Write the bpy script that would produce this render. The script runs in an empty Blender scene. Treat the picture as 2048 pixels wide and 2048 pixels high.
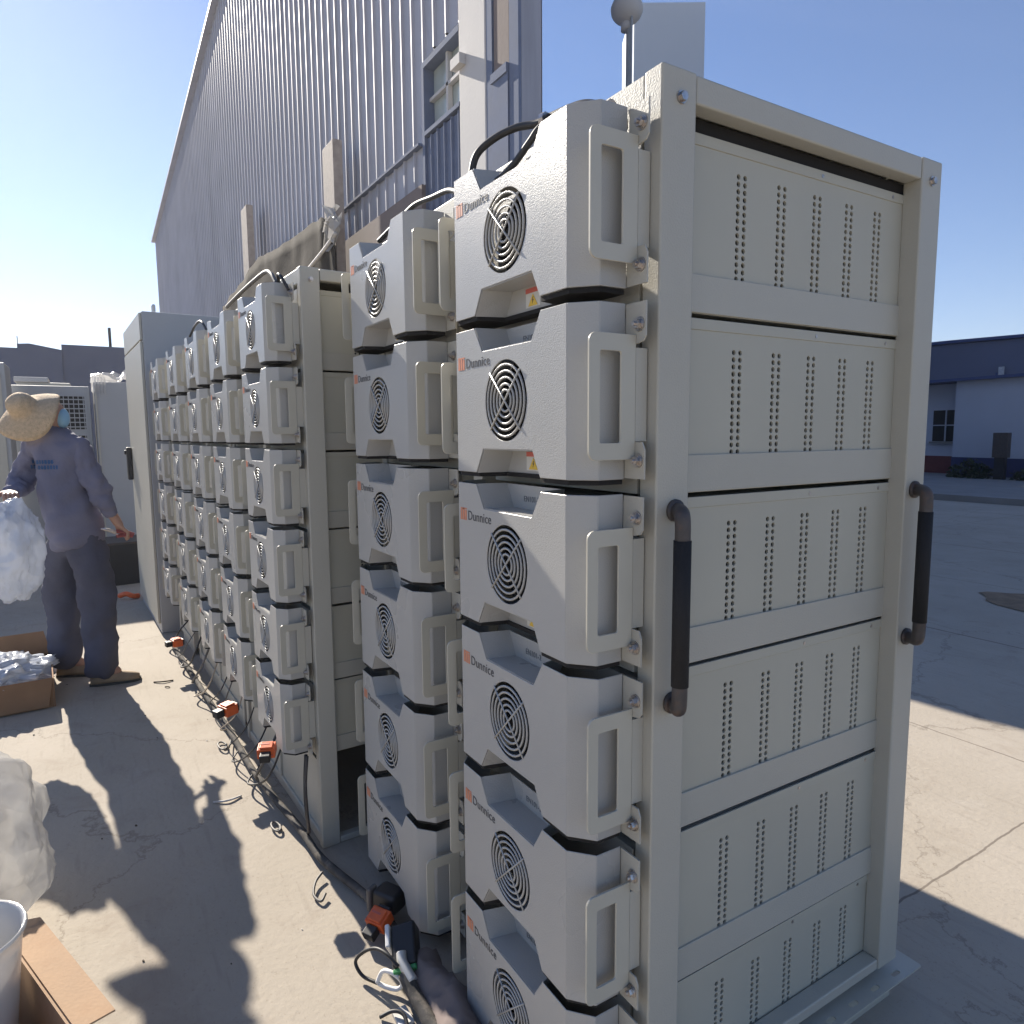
import bpy, bmesh, math, random
from mathutils import Vector, Matrix, noise
random.seed(7)
C = bpy.context.scene.collection
PI = math.pi
GZ = -0.05
AZ, EL = math.radians(7.3), math.radians(29.4)

# ------------------------------------------------------------------ materials
def mat(name, col, rough=.5, metal=0, var=.06, vscale=6, bump=0, bscale=200, spec=.5, detail=4, dirt=None, dscale=3, damt=.5, coat=0, stretch=(1, 1, 1)):
    m = bpy.data.materials.new(name); m.use_nodes = True
    nt = m.node_tree; N = nt.nodes; L = nt.links
    b = N['Principled BSDF']; b.inputs['Roughness'].default_value = rough; b.inputs['Metallic'].default_value = metal
    b.inputs['Specular IOR Level'].default_value = spec
    b.inputs['Coat Weight'].default_value = coat
    tc = N.new('ShaderNodeTexCoord')
    oi = N.new('ShaderNodeObjectInfo'); va = N.new('ShaderNodeVectorMath'); va.operation = 'MULTIPLY_ADD'
    L.new(oi.outputs['Random'], va.inputs[0]); va.inputs[1].default_value = (7, 11, 5); L.new(tc.outputs['Object'], va.inputs[2])
    st = N.new('ShaderNodeVectorMath'); st.operation = 'MULTIPLY'; L.new(va.outputs[0], st.inputs[0]); st.inputs[1].default_value = stretch
    n = N.new('ShaderNodeTexNoise'); n.inputs['Scale'].default_value = vscale; n.inputs['Detail'].default_value = detail
    L.new(va.outputs[0], n.inputs['Vector'])
    cr = N.new('ShaderNodeValToRGB')
    lo = [max(0, c*(1-var)) for c in col]; hi = [min(1, c*(1+var)) for c in col]
    cr.color_ramp.elements[0].position = .3; cr.color_ramp.elements[1].position = .7
    cr.color_ramp.elements[0].color = (*lo, 1); cr.color_ramp.elements[1].color = (*hi, 1)
    L.new(n.outputs['Fac'], cr.inputs['Fac'])
    out = cr.outputs['Color']
    if dirt:
        n2 = N.new('ShaderNodeTexNoise'); n2.inputs['Scale'].default_value = dscale; n2.inputs['Detail'].default_value = 8; n2.inputs['Roughness'].default_value = .7
        L.new(st.outputs[0], n2.inputs['Vector'])
        r2 = N.new('ShaderNodeValToRGB'); r2.color_ramp.elements[0].position = .52; r2.color_ramp.elements[1].position = .72
        r2.color_ramp.elements[0].color = (0, 0, 0, 1); r2.color_ramp.elements[1].color = (damt,)*3+(1,)
        L.new(n2.outputs['Fac'], r2.inputs['Fac'])
        mx = N.new('ShaderNodeMix'); mx.data_type = 'RGBA'
        L.new(r2.outputs['Color'], mx.inputs['Factor']); L.new(out, mx.inputs['A']); mx.inputs['B'].default_value = (*dirt, 1)
        out = mx.outputs['Result']
    L.new(out, b.inputs['Base Color'])
    rr = N.new('ShaderNodeMapRange'); rr.inputs['To Min'].default_value = max(0, rough-.06); rr.inputs['To Max'].default_value = min(1, rough+.08)
    L.new(n.outputs['Fac'], rr.inputs['Value']); L.new(rr.outputs['Result'], b.inputs['Roughness'])
    if bump:
        n3 = N.new('ShaderNodeTexNoise'); n3.inputs['Scale'].default_value = bscale; n3.inputs['Detail'].default_value = 3
        L.new(tc.outputs['Object'], n3.inputs['Vector'])
        bp = N.new('ShaderNodeBump'); bp.inputs['Strength'].default_value = bump; bp.inputs['Distance'].default_value = .01
        L.new(n3.outputs['Fac'], bp.inputs['Height']); L.new(bp.outputs['Normal'], b.inputs['Normal'])
    return m

M = {}
PAINT = (.46, .44, .375)
M['cover'] = mat('powder_coat_grey', (.41, .405, .385), .28, var=.02, vscale=3, bump=.16, bscale=420, dirt=(.42, .38, .32), dscale=5, damt=.14)
M['paint'] = mat('powder_coat_cream', PAINT, .42, var=.03, vscale=3, bump=.12, bscale=300, dirt=(.42, .38, .30), dscale=4, damt=.22)
M['panel'] = mat('panel_cream', (.46, .44, .36), .48, var=.035, vscale=4, dirt=(.46, .41, .32), dscale=3, damt=.25)
M['handle'] = mat('handle_cream', (.49, .465, .385), .38, var=.03, vscale=9)
M['steel'] = mat('bolt_steel', (.52, .49, .47), .32, metal=1, var=.25, vscale=90, dirt=(.25, .15, .1), dscale=120, damt=.5)
M['black'] = mat('black_plastic', (.02, .02, .022), .45, var=.2)
M['foam'] = mat('black_foam', (.012, .012, .014), .8, var=.2, bump=.2, bscale=300)
M['bracket'] = mat('dark_bracket', (.06, .052, .05), .5, var=.3, vscale=30, dirt=(.14, .07, .04), dscale=25, damt=.7)
M['dark'] = mat('dark_interior', (.015, .014, .014), .9, var=.3)  # near-black for dark parts; also stands in for shade in slots and gaps
M['graphite'] = mat('fan_black', (.03, .03, .03), .5, var=.3)
M['orange'] = mat('logo_orange', (.60, .22, .12), .45, var=.1, vscale=60)
M['ink'] = mat('ink_black', (.06, .06, .065), .5, var=.2)
M['inkgrey'] = mat('marker_grey', (.16, .17, .18), .6, var=.3, vscale=50)
M['yellow'] = mat('sign_yellow', (.75, .50, .05), .5, var=.1)
M['red'] = mat('sign_red', (.55, .12, .09), .5, var=.1)
M['white'] = mat('white_plastic', (.78, .77, .75), .4, var=.05)
M['whiteflat'] = mat('label_white', (.62, .61, .57), .5, var=.05)
M['connector'] = mat('connector_orange', (.75, .13, .03), .38, var=.12, vscale=30)
M['green'] = mat('green_tape', (.05, .28, .09), .45, var=.2)
M['cable'] = mat('cable_black', (.025, .025, .027), .5, var=.3, vscale=40)
M['cable_grey'] = mat('cable_grey', (.13, .12, .11), .55, var=.3, vscale=30)
M['cable_tan'] = mat('cable_tan', (.42, .35, .27), .6, var=.2, vscale=30)
M['loom'] = mat('corrugated_loom', (.09, .085, .08), .85, spec=.15, var=.3, vscale=30, dirt=(.35, .3, .24), dscale=20, damt=.6)
M['card'] = mat('cardboard', (.38, .255, .16), .85, var=.08, vscale=10, bump=.1, bscale=120, dirt=(.3, .17, .09), dscale=6, damt=.4)
M['card_shaded'] = mat('cardboard_shaded', (.30, .17, .09), .9, var=.1, vscale=10)  # cardboard darkened to stand in for the shade on the mid carton
M['wood'] = mat('rough_wood', (.36, .31, .27), .8, var=.15, vscale=12, bump=.3, bscale=60)
M['straw'] = mat('straw', (.58, .43, .27), .85, var=.15, vscale=60, bump=.6, bscale=130)
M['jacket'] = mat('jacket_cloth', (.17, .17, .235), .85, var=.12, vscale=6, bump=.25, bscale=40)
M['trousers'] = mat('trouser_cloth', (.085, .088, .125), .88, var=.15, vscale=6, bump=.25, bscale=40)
M['skin'] = mat('skin', (.42, .24, .17), .5, var=.08)
M['hair'] = mat('hair', (.02, .018, .016), .6)
M['mask'] = mat('mask_blue', (.28, .50, .66), .7, var=.06)
M['shoe'] = mat('shoe_tan', (.30, .22, .14), .8, var=.15, vscale=20)
M['sole'] = mat('sole_dark', (.05, .05, .045), .8)
M['glove'] = mat('glove_red', (.26, .06, .06), .7, var=.2)
M['logo_blue'] = mat('logo_blue', (.03, .10, .24), .6)
M['hallblue'] = mat('rib_sheet_blue', (.37, .37, .41), .55, metal=.0, var=.08, vscale=1.2, dirt=(.24, .24, .27), dscale=1.6, damt=.7, stretch=(1, 1, .09))
M['hallframe'] = mat('blue_flashing', (.16, .19, .27), .85, var=.1, spec=.15)
M['plaster'] = mat('plaster_grey', (.55, .53, .51), .8, var=.05, vscale=2, bump=.1, bscale=30)
M['brown'] = mat('brown_plinth', (.20, .16, .145), .85, var=.12, vscale=2, bump=.1, bscale=30)
M['darkwall'] = mat('dark_hall_sheet', (.15, .165, .23), .6, var=.06, vscale=1)
M['farwhite'] = mat('far_white_wall', (.46, .49, .56), .8, var=.05, vscale=1)
M['farblue'] = mat('far_blue_band', (.03, .04, .12), .8, var=.1)
M['farred'] = mat('far_red_band', (.16, .04, .04), .8, var=.1)
M['roofblue'] = mat('roof_blue', (.05, .08, .20), .6, var=.1)
M['pave'] = mat('pavement', (.25, .24, .23), .9, var=.1, vscale=2)
M['greyunit'] = mat('grey_unit_paint', (.38, .39, .40), .5, var=.06, vscale=2, dirt=(.3, .28, .25), dscale=2, damt=.3)
M['towerpale'] = mat('pale_tower_cladding', (.38, .43, .49), .75, var=.03, vscale=.1)
M['pole'] = mat('pole_galv', (.55, .55, .53), .5, metal=.3, var=.1)
M['tarp'] = mat('weathered_tarp', (.06, .053, .046), .95, spec=.05, var=.2, vscale=4, bump=.3, bscale=20)
M['dirt'] = mat('earth', (.23, .16, .10), .95, var=.3, vscale=6, bump=.6, bscale=40)
M['leaf'] = mat('dark_leaves', (.03, .045, .02), .8, var=.4, vscale=8)
M['scrap'] = mat('scrap_dark', (.06, .045, .03), .8, var=.4)
M['litter'] = mat('scrap_white', (.62, .60, .57), .7, var=.2, vscale=30)
M['plinth'] = mat('concrete_edge', (.40, .36, .31), .9, var=.1, vscale=20, bump=.3, bscale=60)

def glassmat():
    m = mat('window_glass', (.42, .47, .45), .12, var=.25, vscale=2.5); return m  # pale pane colour stands in for the lit interior
M['glass'] = glassmat()
def film(name, col, tr, alpha, crease=8):
    m = bpy.data.materials.new(name); m.use_nodes = True; nt = m.node_tree; N = nt.nodes; L = nt.links
    for n in list(N): N.remove(n)
    o = N.new('ShaderNodeOutputMaterial')
    d = N.new('ShaderNodeBsdfPrincipled'); d.inputs['Base Color'].default_value = (*col, 1); d.inputs['Roughness'].default_value = .16
    t = N.new('ShaderNodeBsdfTranslucent'); t.inputs['Color'].default_value = (*col, 1)
    m1 = N.new('ShaderNodeMixShader'); m1.inputs['Fac'].default_value = tr
    L.new(d.outputs[0], m1.inputs[1]); L.new(t.outputs[0], m1.inputs[2])
    tp = N.new('ShaderNodeBsdfTransparent')
    m2 = N.new('ShaderNodeMixShader')
    tc = N.new('ShaderNodeTexCoord'); n = N.new('ShaderNodeTexNoise'); n.inputs['Scale'].default_value = 7; n.inputs['Detail'].default_value = 5
    L.new(tc.outputs['Object'], n.inputs['Vector'])
    mr = N.new('ShaderNodeMapRange'); mr.inputs['To Min'].default_value = alpha*.4; mr.inputs['To Max'].default_value = alpha*1.6
    L.new(n.outputs['Fac'], mr.inputs['Value']); L.new(mr.outputs[0], m2.inputs['Fac'])
    L.new(m1.outputs[0], m2.inputs[1]); L.new(tp.outputs[0], m2.inputs[2]); L.new(m2.outputs[0], o.inputs['Surface'])
    bp = N.new('ShaderNodeBump'); bp.inputs['Strength'].default_value = .5; bp.inputs['Distance'].default_value = .04
    n3 = N.new('ShaderNodeTexVoronoi'); n3.inputs['Scale'].default_value = crease; n3.inputs['Randomness'].default_value = 1
    nd = N.new('ShaderNodeTexNoise'); nd.inputs['Scale'].default_value = 5; vm = N.new('ShaderNodeVectorMath'); vm.operation = 'MULTIPLY_ADD'
    L.new(tc.outputs['Object'], nd.inputs['Vector']); L.new(nd.outputs['Color'], vm.inputs[0]); vm.inputs[1].default_value = (.25, .25, .25); L.new(tc.outputs['Object'], vm.inputs[2])
    L.new(vm.outputs[0], n3.inputs['Vector']); L.new(n3.outputs['Distance'], bp.inputs['Height']); L.new(bp.outputs[0], t.inputs['Normal'])
    L.new(bp.outputs[0], d.inputs['Normal'])
    return m
M['film'] = film('plastic_film', (.60, .59, .575), .45, .30)
M['filmblue'] = film('plastic_film_cool', (.62, .66, .74), .35, .10)
M['bucket'] = film('milky_plastic', (.66, .66, .66), .3, .03, .01)

def ground_mat():
    m = bpy.data.materials.new('concrete_ground'); m.use_nodes = True; nt = m.node_tree; N = nt.nodes; L = nt.links
    b = N['Principled BSDF']; b.inputs['Roughness'].default_value = .88; b.inputs['Specular IOR Level'].default_value = .25
    tc = N.new('ShaderNodeTexCoord'); geo = tc.outputs['Object']
    def noise_(s, d, r=.5, dist=0):
        n = N.new('ShaderNodeTexNoise'); n.inputs['Scale'].default_value = s; n.inputs['Detail'].default_value = d; n.inputs['Roughness'].default_value = r; n.inputs['Distortion'].default_value = dist
        L.new(geo, n.inputs['Vector']); return n.outputs['Fac']
    def ramp(f, p0, p1, c0, c1):
        r = N.new('ShaderNodeValToRGB'); r.color_ramp.elements[0].position = p0; r.color_ramp.elements[1].position = p1
        r.color_ramp.elements[0].color = (*c0, 1); r.color_ramp.elements[1].color = (*c1, 1); L.new(f, r.inputs['Fac']); return r.outputs['Color']
    def mix(f, a, bb, mode='MIX'):
        x = N.new('ShaderNodeMix'); x.data_type = 'RGBA'; x.blend_type = mode
        if isinstance(f, float): x.inputs['Factor'].default_value = f
        else: L.new(f, x.inputs['Factor'])
        L.new(a, x.inputs['A'])
        if isinstance(bb, tuple): x.inputs['B'].default_value = (*bb, 1)
        else: L.new(bb, x.inputs['B'])
        return x.outputs['Result']
    base = ramp(noise_(1.1, 8, .62), .3, .72, (.375, .33, .27), (.46, .41, .345))
    stain = ramp(noise_(3.3, 9, .7, .6), .55, .75, (0, 0, 0), (.65, .65, .65))
    c = mix(stain, base, (.30, .245, .195))
    pale = ramp(noise_(2.1, 9, .75, .3), .58, .74, (0, 0, 0), (.5, .5, .5))
    c = mix(pale, c, (.50, .46, .41))
    speck = ramp(noise_(110, 4, .65), .60, .70, (0, 0, 0), (.40, .40, .40))
    c = mix(speck, c, (.20, .16, .12))
    vo = N.new('ShaderNodeTexVoronoi'); vo.feature = 'DISTANCE_TO_EDGE'; vo.inputs['Scale'].default_value = .55
    cn = N.new('ShaderNodeTexNoise'); cn.inputs['Scale'].default_value = 3; cn.inputs['Detail'].default_value = 9; cn.inputs['Roughness'].default_value = .7; L.new(geo, cn.inputs['Vector'])
    cv_ = N.new('ShaderNodeVectorMath'); cv_.operation = 'MULTIPLY_ADD'; L.new(cn.outputs['Color'], cv_.inputs[0]); cv_.inputs[1].default_value = (.5, .5, 0); L.new(geo, cv_.inputs[2]); L.new(cv_.outputs[0], vo.inputs['Vector'])
    hair = ramp(vo.outputs['Distance'], .0, .0022, (.55, .55, .55), (0, 0, 0))
    c = mix(hair, c, (.17, .14, .11))
    oil = ramp(noise_(.8, 5, .6, .8), .63, .70, (0, 0, 0), (.38, .38, .38))
    c = mix(oil, c, (.20, .175, .15))
    scuff = N.new('ShaderNodeTexNoise'); scuff.inputs['Scale'].default_value = 5; scuff.inputs['Detail'].default_value = 8
    sm = N.new('ShaderNodeVectorMath'); sm.operation = 'MULTIPLY'; L.new(geo, sm.inputs[0]); sm.inputs[1].default_value = (1, 9, 1); L.new(sm.outputs[0], scuff.inputs['Vector'])
    c = mix(ramp(scuff.outputs['Fac'], .58, .70, (0, 0, 0), (.22, .22, .22)), c, (.26, .22, .18))
    # joints between slabs
    sep = N.new('ShaderNodeSeparateXYZ')
    nz = N.new('ShaderNodeTexNoise'); nz.inputs['Scale'].default_value = 7; nz.inputs['Detail'].default_value = 8; L.new(geo, nz.inputs['Vector'])
    add = N.new('ShaderNodeVectorMath'); add.operation = 'MULTIPLY_ADD'; L.new(nz.outputs['Color'], add.inputs[0]); add.inputs[1].default_value = (.030, .030, 0); L.new(geo, add.inputs[2])
    L.new(add.outputs[0], sep.inputs[0])
    def line(out, pos, w, per):
        s = N.new('ShaderNodeMath'); s.operation = 'SUBTRACT'; L.new(out, s.inputs[0]); s.inputs[1].default_value = pos
        w_ = N.new('ShaderNodeMath'); w_.operation = 'PINGPONG'; L.new(s.outputs[0], w_.inputs[0]); w_.inputs[1].default_value = per/2
        l = N.new('ShaderNodeMath'); l.operation = 'LESS_THAN'; L.new(w_.outputs[0], l.inputs[0]); l.inputs[1].default_value = w
        return l.outputs[0]
    lx = line(sep.outputs['X'], -.165, .0035, 4.2); ly = line(sep.outputs['Y'], 2.48, .004, 1.78*2)
    ly2 = line(sep.outputs['Y'], 4.2, .008, 3.9)
    mxm = N.new('ShaderNodeMath'); mxm.operation = 'MAXIMUM'; L.new(lx, mxm.inputs[0]); L.new(ly, mxm.inputs[1])
    mx2 = N.new('ShaderNodeMath'); mx2.operation = 'MAXIMUM'; L.new(mxm.outputs[0], mx2.inputs[0]); L.new(ly2, mx2.inputs[1])
    # joints only on the yard behind the racks (the aisle in front is one slab)
    gt = N.new('ShaderNodeMath'); gt.operation = 'GREATER_THAN'; L.new(sep.outputs['Y'], gt.inputs[0]); gt.inputs[1].default_value = 1.0
    mul = N.new('ShaderNodeMath'); mul.operation = 'MULTIPLY'; L.new(mx2.outputs[0], mul.inputs[0]); L.new(gt.outputs[0], mul.inputs[1])
    brk = N.new('ShaderNodeMath'); brk.operation = 'MULTIPLY'; L.new(mul.outputs[0], brk.inputs[0]); brk.inputs[1].default_value = .7
    c = mix(brk.outputs[0], c, (.13, .105, .085))
    L.new(c, b.inputs['Base Color'])
    bp = N.new('ShaderNodeBump'); bp.inputs['Strength'].default_value = .35; bp.inputs['Distance'].default_value = .007
    L.new(noise_(45, 8, .7), bp.inputs['Height']); L.new(bp.outputs[0], b.inputs['Normal'])
    return m
M['ground'] = ground_mat()

# ------------------------------------------------------------------ mesh helpers
class MB:
    def __init__(s): s.bm = bmesh.new()
    def box(s, x0, x1, y0, y1, z0, z1):
        v = [s.bm.verts.new(p) for p in ((x0,y0,z0),(x1,y0,z0),(x1,y1,z0),(x0,y1,z0),(x0,y0,z1),(x1,y0,z1),(x1,y1,z1),(x0,y1,z1))]
        for f in ((3,2,1,0),(4,5,6,7),(0,1,5,4),(1,2,6,5),(2,3,7,6),(3,0,4,7)): s.bm.faces.new([v[i] for i in f])
        return s
    def poly(s, pts):
        s.bm.faces.new([s.bm.verts.new(p) for p in pts]); return s
    def prism(s, pts, off):
        off = Vector(off); a = [s.bm.verts.new(p) for p in pts]; b = [s.bm.verts.new(Vector(p)+off) for p in pts]
        n = len(pts); s.bm.faces.new(a[::-1]); s.bm.faces.new(b)
        for i in range(n): s.bm.faces.new((a[i], a[(i+1) % n], b[(i+1) % n], b[i]))
        return s
    def cyl(s, p0, p1, r, n=16, r2=None, cap=True):
        return s.tube([p0, p1], [r, r if r2 is None else r2], n, cap)
    def tube(s, pts, r, n=8, cap=True, closed=False):
        pts = [Vector(p) for p in pts]; k = len(pts)
        rs = r if isinstance(r, (list, tuple)) else [r]*k
        rings = []; up = None
        for i, p in enumerate(pts):
            if closed: t = pts[(i+1) % k]-pts[i-1]
            else: t = pts[min(i+1, k-1)]-pts[max(i-1, 0)]
            t.normalize()
            if up is None: up = Vector((0,0,1)) if abs(t.z) < .9 else Vector((1,0,0))
            a = t.cross(up)
            if a.length < 1e-4: up = Vector((0,1,.3)); a = t.cross(up)
            a.normalize(); up = a.cross(t).normalized()
            rings.append([s.bm.verts.new(p+(a*math.cos(2*PI*j/n)+up*math.sin(2*PI*j/n))*rs[i]) for j in range(n)])
        m = k if closed else k-1
        for i in range(m):
            A, B = rings[i], rings[(i+1) % k]
            for j in range(n): s.bm.faces.new((A[j], A[(j+1) % n], B[(j+1) % n], B[j]))
        if cap and not closed: s.bm.faces.new(rings[0][::-1]); s.bm.faces.new(rings[-1])
        return s
    def sphere(s, c, r, u=16, v=10, sc=(1,1,1)):
        m = Matrix.Translation(c) @ Matrix.Diagonal((r*sc[0], r*sc[1], r*sc[2], 1))
        bmesh.ops.create_uvsphere(s.bm, u_segments=u, v_segments=v, radius=1, matrix=m); return s
    def mesh(s, name, m, smooth=False):
        bmesh.ops.recalc_face_normals(s.bm, faces=s.bm.faces)
        me = bpy.data.meshes.new(name); s.bm.to_mesh(me); s.bm.free()
        me.materials.append(M[m] if isinstance(m, str) else m)
        if smooth:
            for p in me.polygons: p.use_smooth = True
        return me
    def build(s, name, m, parent=None, smooth=False, bevel=0, seg=2):
        o = bpy.data.objects.new(name, s.mesh(name, m, smooth)); C.objects.link(o)
        if parent: o.parent = parent
        if bevel:
            md = o.modifiers.new('b', 'BEVEL'); md.width = bevel; md.segments = seg; md.limit_method = 'ANGLE'; md.angle_limit = math.radians(40)
            for p in o.data.polygons: p.use_smooth = True
            md.harden_normals = True
        elif smooth == 'auto':
            pass
        return o

def smooth_path(pts, n=8):
    pts = [Vector(p) for p in pts]; P = [pts[0]*2-pts[1]]+pts+[pts[-1]*2-pts[-2]]; out = []
    for i in range(1, len(P)-2):
        p0, p1, p2, p3 = P[i-1:i+3]
        for k in range(n):
            t = k/n
            out.append(.5*((2*p1)+(p2-p0)*t+(2*p0-5*p1+4*p2-p3)*t*t+(3*p1-p0-3*p2+p3)*t**3))
    out.append(pts[-1]); return out

def tag(o, label=None, cat=None, group=None, kind=None):
    if label: o['label'] = label
    if cat: o['category'] = cat
    if group: o['group'] = group
    if kind: o['kind'] = kind
    return o
def empty(name, loc=(0,0,0), rz=0):
    o = bpy.data.objects.new(name, None); C.objects.link(o); o.location = loc; o.rotation_euler = (0,0,rz); o.empty_display_size = .1
    return o
def copy_tree(o, parent=None):
    c = o.copy(); C.objects.link(c)
    if parent: c.parent = parent
    for ch in KIDS.get(o.name, []): copy_tree(ch, c)
    return c
KIDS = {}
def index_kids(root):
    ks = [x for x in bpy.data.objects if x.parent == root]
    KIDS[root.name] = ks
    for k in ks: index_kids(k)

def flat_shape(outline, holes, to3, thick):
    """sheet with holes from 2-D loops; to3 maps (u,v,w) to 3-D, w is depth"""
    bm = bmesh.new(); edges = []
    for loop in [outline]+holes:
        vs = [bm.verts.new((p[0], p[1], 0)) for p in loop]
        for i in range(len(vs)): edges.append(bm.edges.new((vs[i], vs[(i+1) % len(vs)])))
    bmesh.ops.triangle_fill(bm, edges=edges, use_beauty=True, use_dissolve=False)
    fs = list(bm.faces)
    r = bmesh.ops.extrude_face_region(bm, geom=fs)
    for v in r['geom']:
        if isinstance(v, bmesh.types.BMVert): v.co.z += thick
    for v in bm.verts: v.co = Vector(to3(*v.co))
    return bm
def add_bm(dst, src):
    me = bpy.data.meshes.new('t'); src.to_mesh(me); src.free(); dst.bm.from_mesh(me); bpy.data.meshes.remove(me)
def circle(cx, cy, r, n=48): return [(cx+r*math.cos(2*PI*i/n), cy+r*math.sin(2*PI*i/n)) for i in range(n)]
def rrect(x0, x1, y0, y1, r, n=5, corners=(1,1,1,1)):
    out = []
    for k, (cx, cy, a) in enumerate(((x1-r, y1-r, 0), (x0+r, y1-r, 90), (x0+r, y0+r, 180), (x1-r, y0+r, 270))):
        if corners[k]:
            for i in range(n+1):
                t = math.radians(a+90*i/n); out.append((cx+r*math.cos(t), cy+r*math.sin(t)))
        else: out.append(((x1, x0, x0, x1)[k], (y1, y1, y0, y0)[k]))
    return out

def text_mesh(name, body, size, m, extrude=.0004, shear=0, space=1.0, align='LEFT'):
    cu = bpy.data.curves.new('txt', 'FONT'); cu.body = body; cu.size = size; cu.extrude = extrude; cu.space_character = space; cu.shear = shear
    cu.align_x = align; cu.resolution_u = 3
    o = bpy.data.objects.new('txt', cu); C.objects.link(o)
    bpy.context.view_layer.update()
    me = bpy.data.meshes.new_from_object(o.evaluated_get(bpy.context.evaluated_depsgraph_get()))
    bpy.data.objects.remove(o); bpy.data.curves.remove(cu)
    me.name = name; me.materials.clear(); me.materials.append(M[m])
    return me
def front(me, x, y, z):   # text laid on a plane facing -y
    me.transform(Matrix.Translation((x, y, z)) @ Matrix.Rotation(PI/2, 4, 'X')); return me

# ------------------------------------------------------------------ battery module
ZT, ZB = .012, -.274          # cover top / bottom, row top is z = 0
FZ = -.135
YP, YC, YS = -.116, -.080, -.026
def make_module():
    R = empty('battery_module')
    # casing: sheet-metal drawer, open towards the perforated side sheet
    b = MB(); b.box(-.244, .236, .004, .775, -.300, -.004)
    b.build('casing', 'paint', R)
    # perforated side sheet in real holes
    cols = [.225, .242, .335, .352, .441, .458, .544, .561, .642, .659]
    rows = [-.054-.0128*i for i in range(15)]
    def cuts(lo, hi, cs, h):
        e = [lo]
        for c in sorted(cs): e += [c-h, c+h]
        return e+[hi]
    X = .246; hu = .0078; hv = .0060
    uc = cuts(.006, .775, cols, hu); vc = cuts(-.303, -.001, rows, hv)
    bm = bmesh.new(); vert = {}
    def V(u, v):
        k = (round(u, 5), round(v, 5))
        if k not in vert: vert[k] = bm.verts.new((X, u, v))
        return vert[k]
    rh = .0050
    for i in range(len(uc)-1):
        for j in range(len(vc)-1):
            u0, u1, v0, v1 = uc[i], uc[i+1], vc[j], vc[j+1]
            if i % 2 == 1 and j % 2 == 1:
                cu, cv = (u0+u1)/2, (v0+v1)/2
                ring = []; outer = []
                for k in range(8):
                    a = PI/4*k+PI/8; ring.append(bm.verts.new((X, cu+rh*math.cos(a), cv+rh*math.sin(a))))
                cor = [V(u1, v1), V(u0, v1), V(u0, v0), V(u1, v0)]
                # ring idx 0,1 near corner0 ; 2,3 corner1 ; 4,5 corner2 ; 6,7 corner3
                for k in range(4):
                    c0 = cor[k]; c1 = cor[(k+1) % 4]
                    bm.faces.new((ring[2*k], c0, ring[2*k+1]))
                    bm.faces.new((c0, c1, ring[(2*k+2) % 8], ring[2*k+1]))
                inner = [bm.verts.new((X-.0045, v.co.y, v.co.z)) for v in ring]
                for k in range(8): bm.faces.new((ring[k], ring[(k+1) % 8], inner[(k+1) % 8], inner[k]))
            else: bm.faces.new((V(u0, v0), V(u1, v0), V(u1, v1), V(u0, v1)))
    o = MB(); o.bm.free(); o.bm = bm
    sp = o.build('side_panel', 'panel', R)
    d = MB(); d.box(.2362, .2406, .2, .69, -.245, -.045); d.build('dark_hole_backing', 'dark', sp)  # dark sheet stands in for the shaded interior seen through the holes
    b = MB(); b.box(.2445, .2505, .008, .77, -.302, -.236); b.build('tray_rail', 'paint', R, bevel=.0015)
    b = MB(); b.box(.244, .2482, .008, .77, -.020, -.0005); b.build('lid_lip', 'panel', R, bevel=.001, seg=1)
    for y in (.46, .70): b = MB(); b.cyl((.2480, y, -.011), (.2492, y, -.011), .0036, 10); b.build('screw', 'steel', R)
    # front cover
    nt = [(-.118, ZT), (-.087, -.036), (.090, -.036), (.120, ZT)]
    nb = [(.117, ZB), (.092, -.226), (-.087, -.226), (-.116, ZB)]
    out = [(-.197, ZT)]+nt+[(.197, ZT), (.197, ZB)]+nb+[(-.197, ZB)]
    bm = flat_shape(out, [circle(0, FZ, .0755)], lambda u, v, w: (u, YP+w, v), .0022)
    cv = MB(); add_bm(cv, bm)
    for s in (-1, 1):
        for (xa, ya), (xb, yb) in (((.197, YP), (.238, YC)), ((.238, YC), (.238, YS))):
            n = Vector((-(yb-ya), (xb-xa), 0)).normalized()*.0022
            pts = [(s*xa, ya, ZT), (s*xb, yb, ZT), (s*xb, yb, ZB), (s*xa, ya, ZB)]
            cv.prism(pts, (s*n.x, n.y, 0))
    cover = cv.build('front_cover', 'cover', R)
    md = cover.modifiers.new('b', 'BEVEL'); md.width = .0012; md.segments = 1; md.limit_method = 'ANGLE'; md.angle_limit = math.radians(30)
    # dark strip standing in for the shaded gap under the cover, following its outline
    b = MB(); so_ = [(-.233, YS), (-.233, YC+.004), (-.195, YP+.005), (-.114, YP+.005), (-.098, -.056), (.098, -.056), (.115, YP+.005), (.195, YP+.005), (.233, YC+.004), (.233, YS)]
    b.prism([(x, y, ZB-.0085) for x, y in so_], (0, 0, .0080)); b.build('gap_shade_strip', 'dark', R)
    # recesses
    def recess(top):
        b = MB(); yb = -.052
        if top: f = [(-.118, ZT), (-.087, -.036), (.090, -.036), (.120, ZT)]
        else: f = [(-.116, ZB), (-.087, -.226), (.092, -.226), (.117, ZB)]
        sh = .030
        bk = [(x*.86, z) for x, z in f]
        for i in range(3):
            a, c = f[i], f[i+1]; a2, c2 = bk[i], bk[i+1]
            dx, dz = (c[0]-a[0], c[1]-a[1]); n = Vector((dz, 0, -dx)).normalized()*.0015
            if top: n = -n
            b.prism([(a[0], YP+.0022, a[1]), (c[0], YP+.0022, c[1]), (c2[0], yb, c2[1]), (a2[0], yb, a2[1])], (n.x, 0, n.z))
        b.prism([(x, yb, z) for x, z in bk], (0, .0015, 0))
        return b.build('recess', 'cover', R)
    recess(True); r2 = recess(False)
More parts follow.
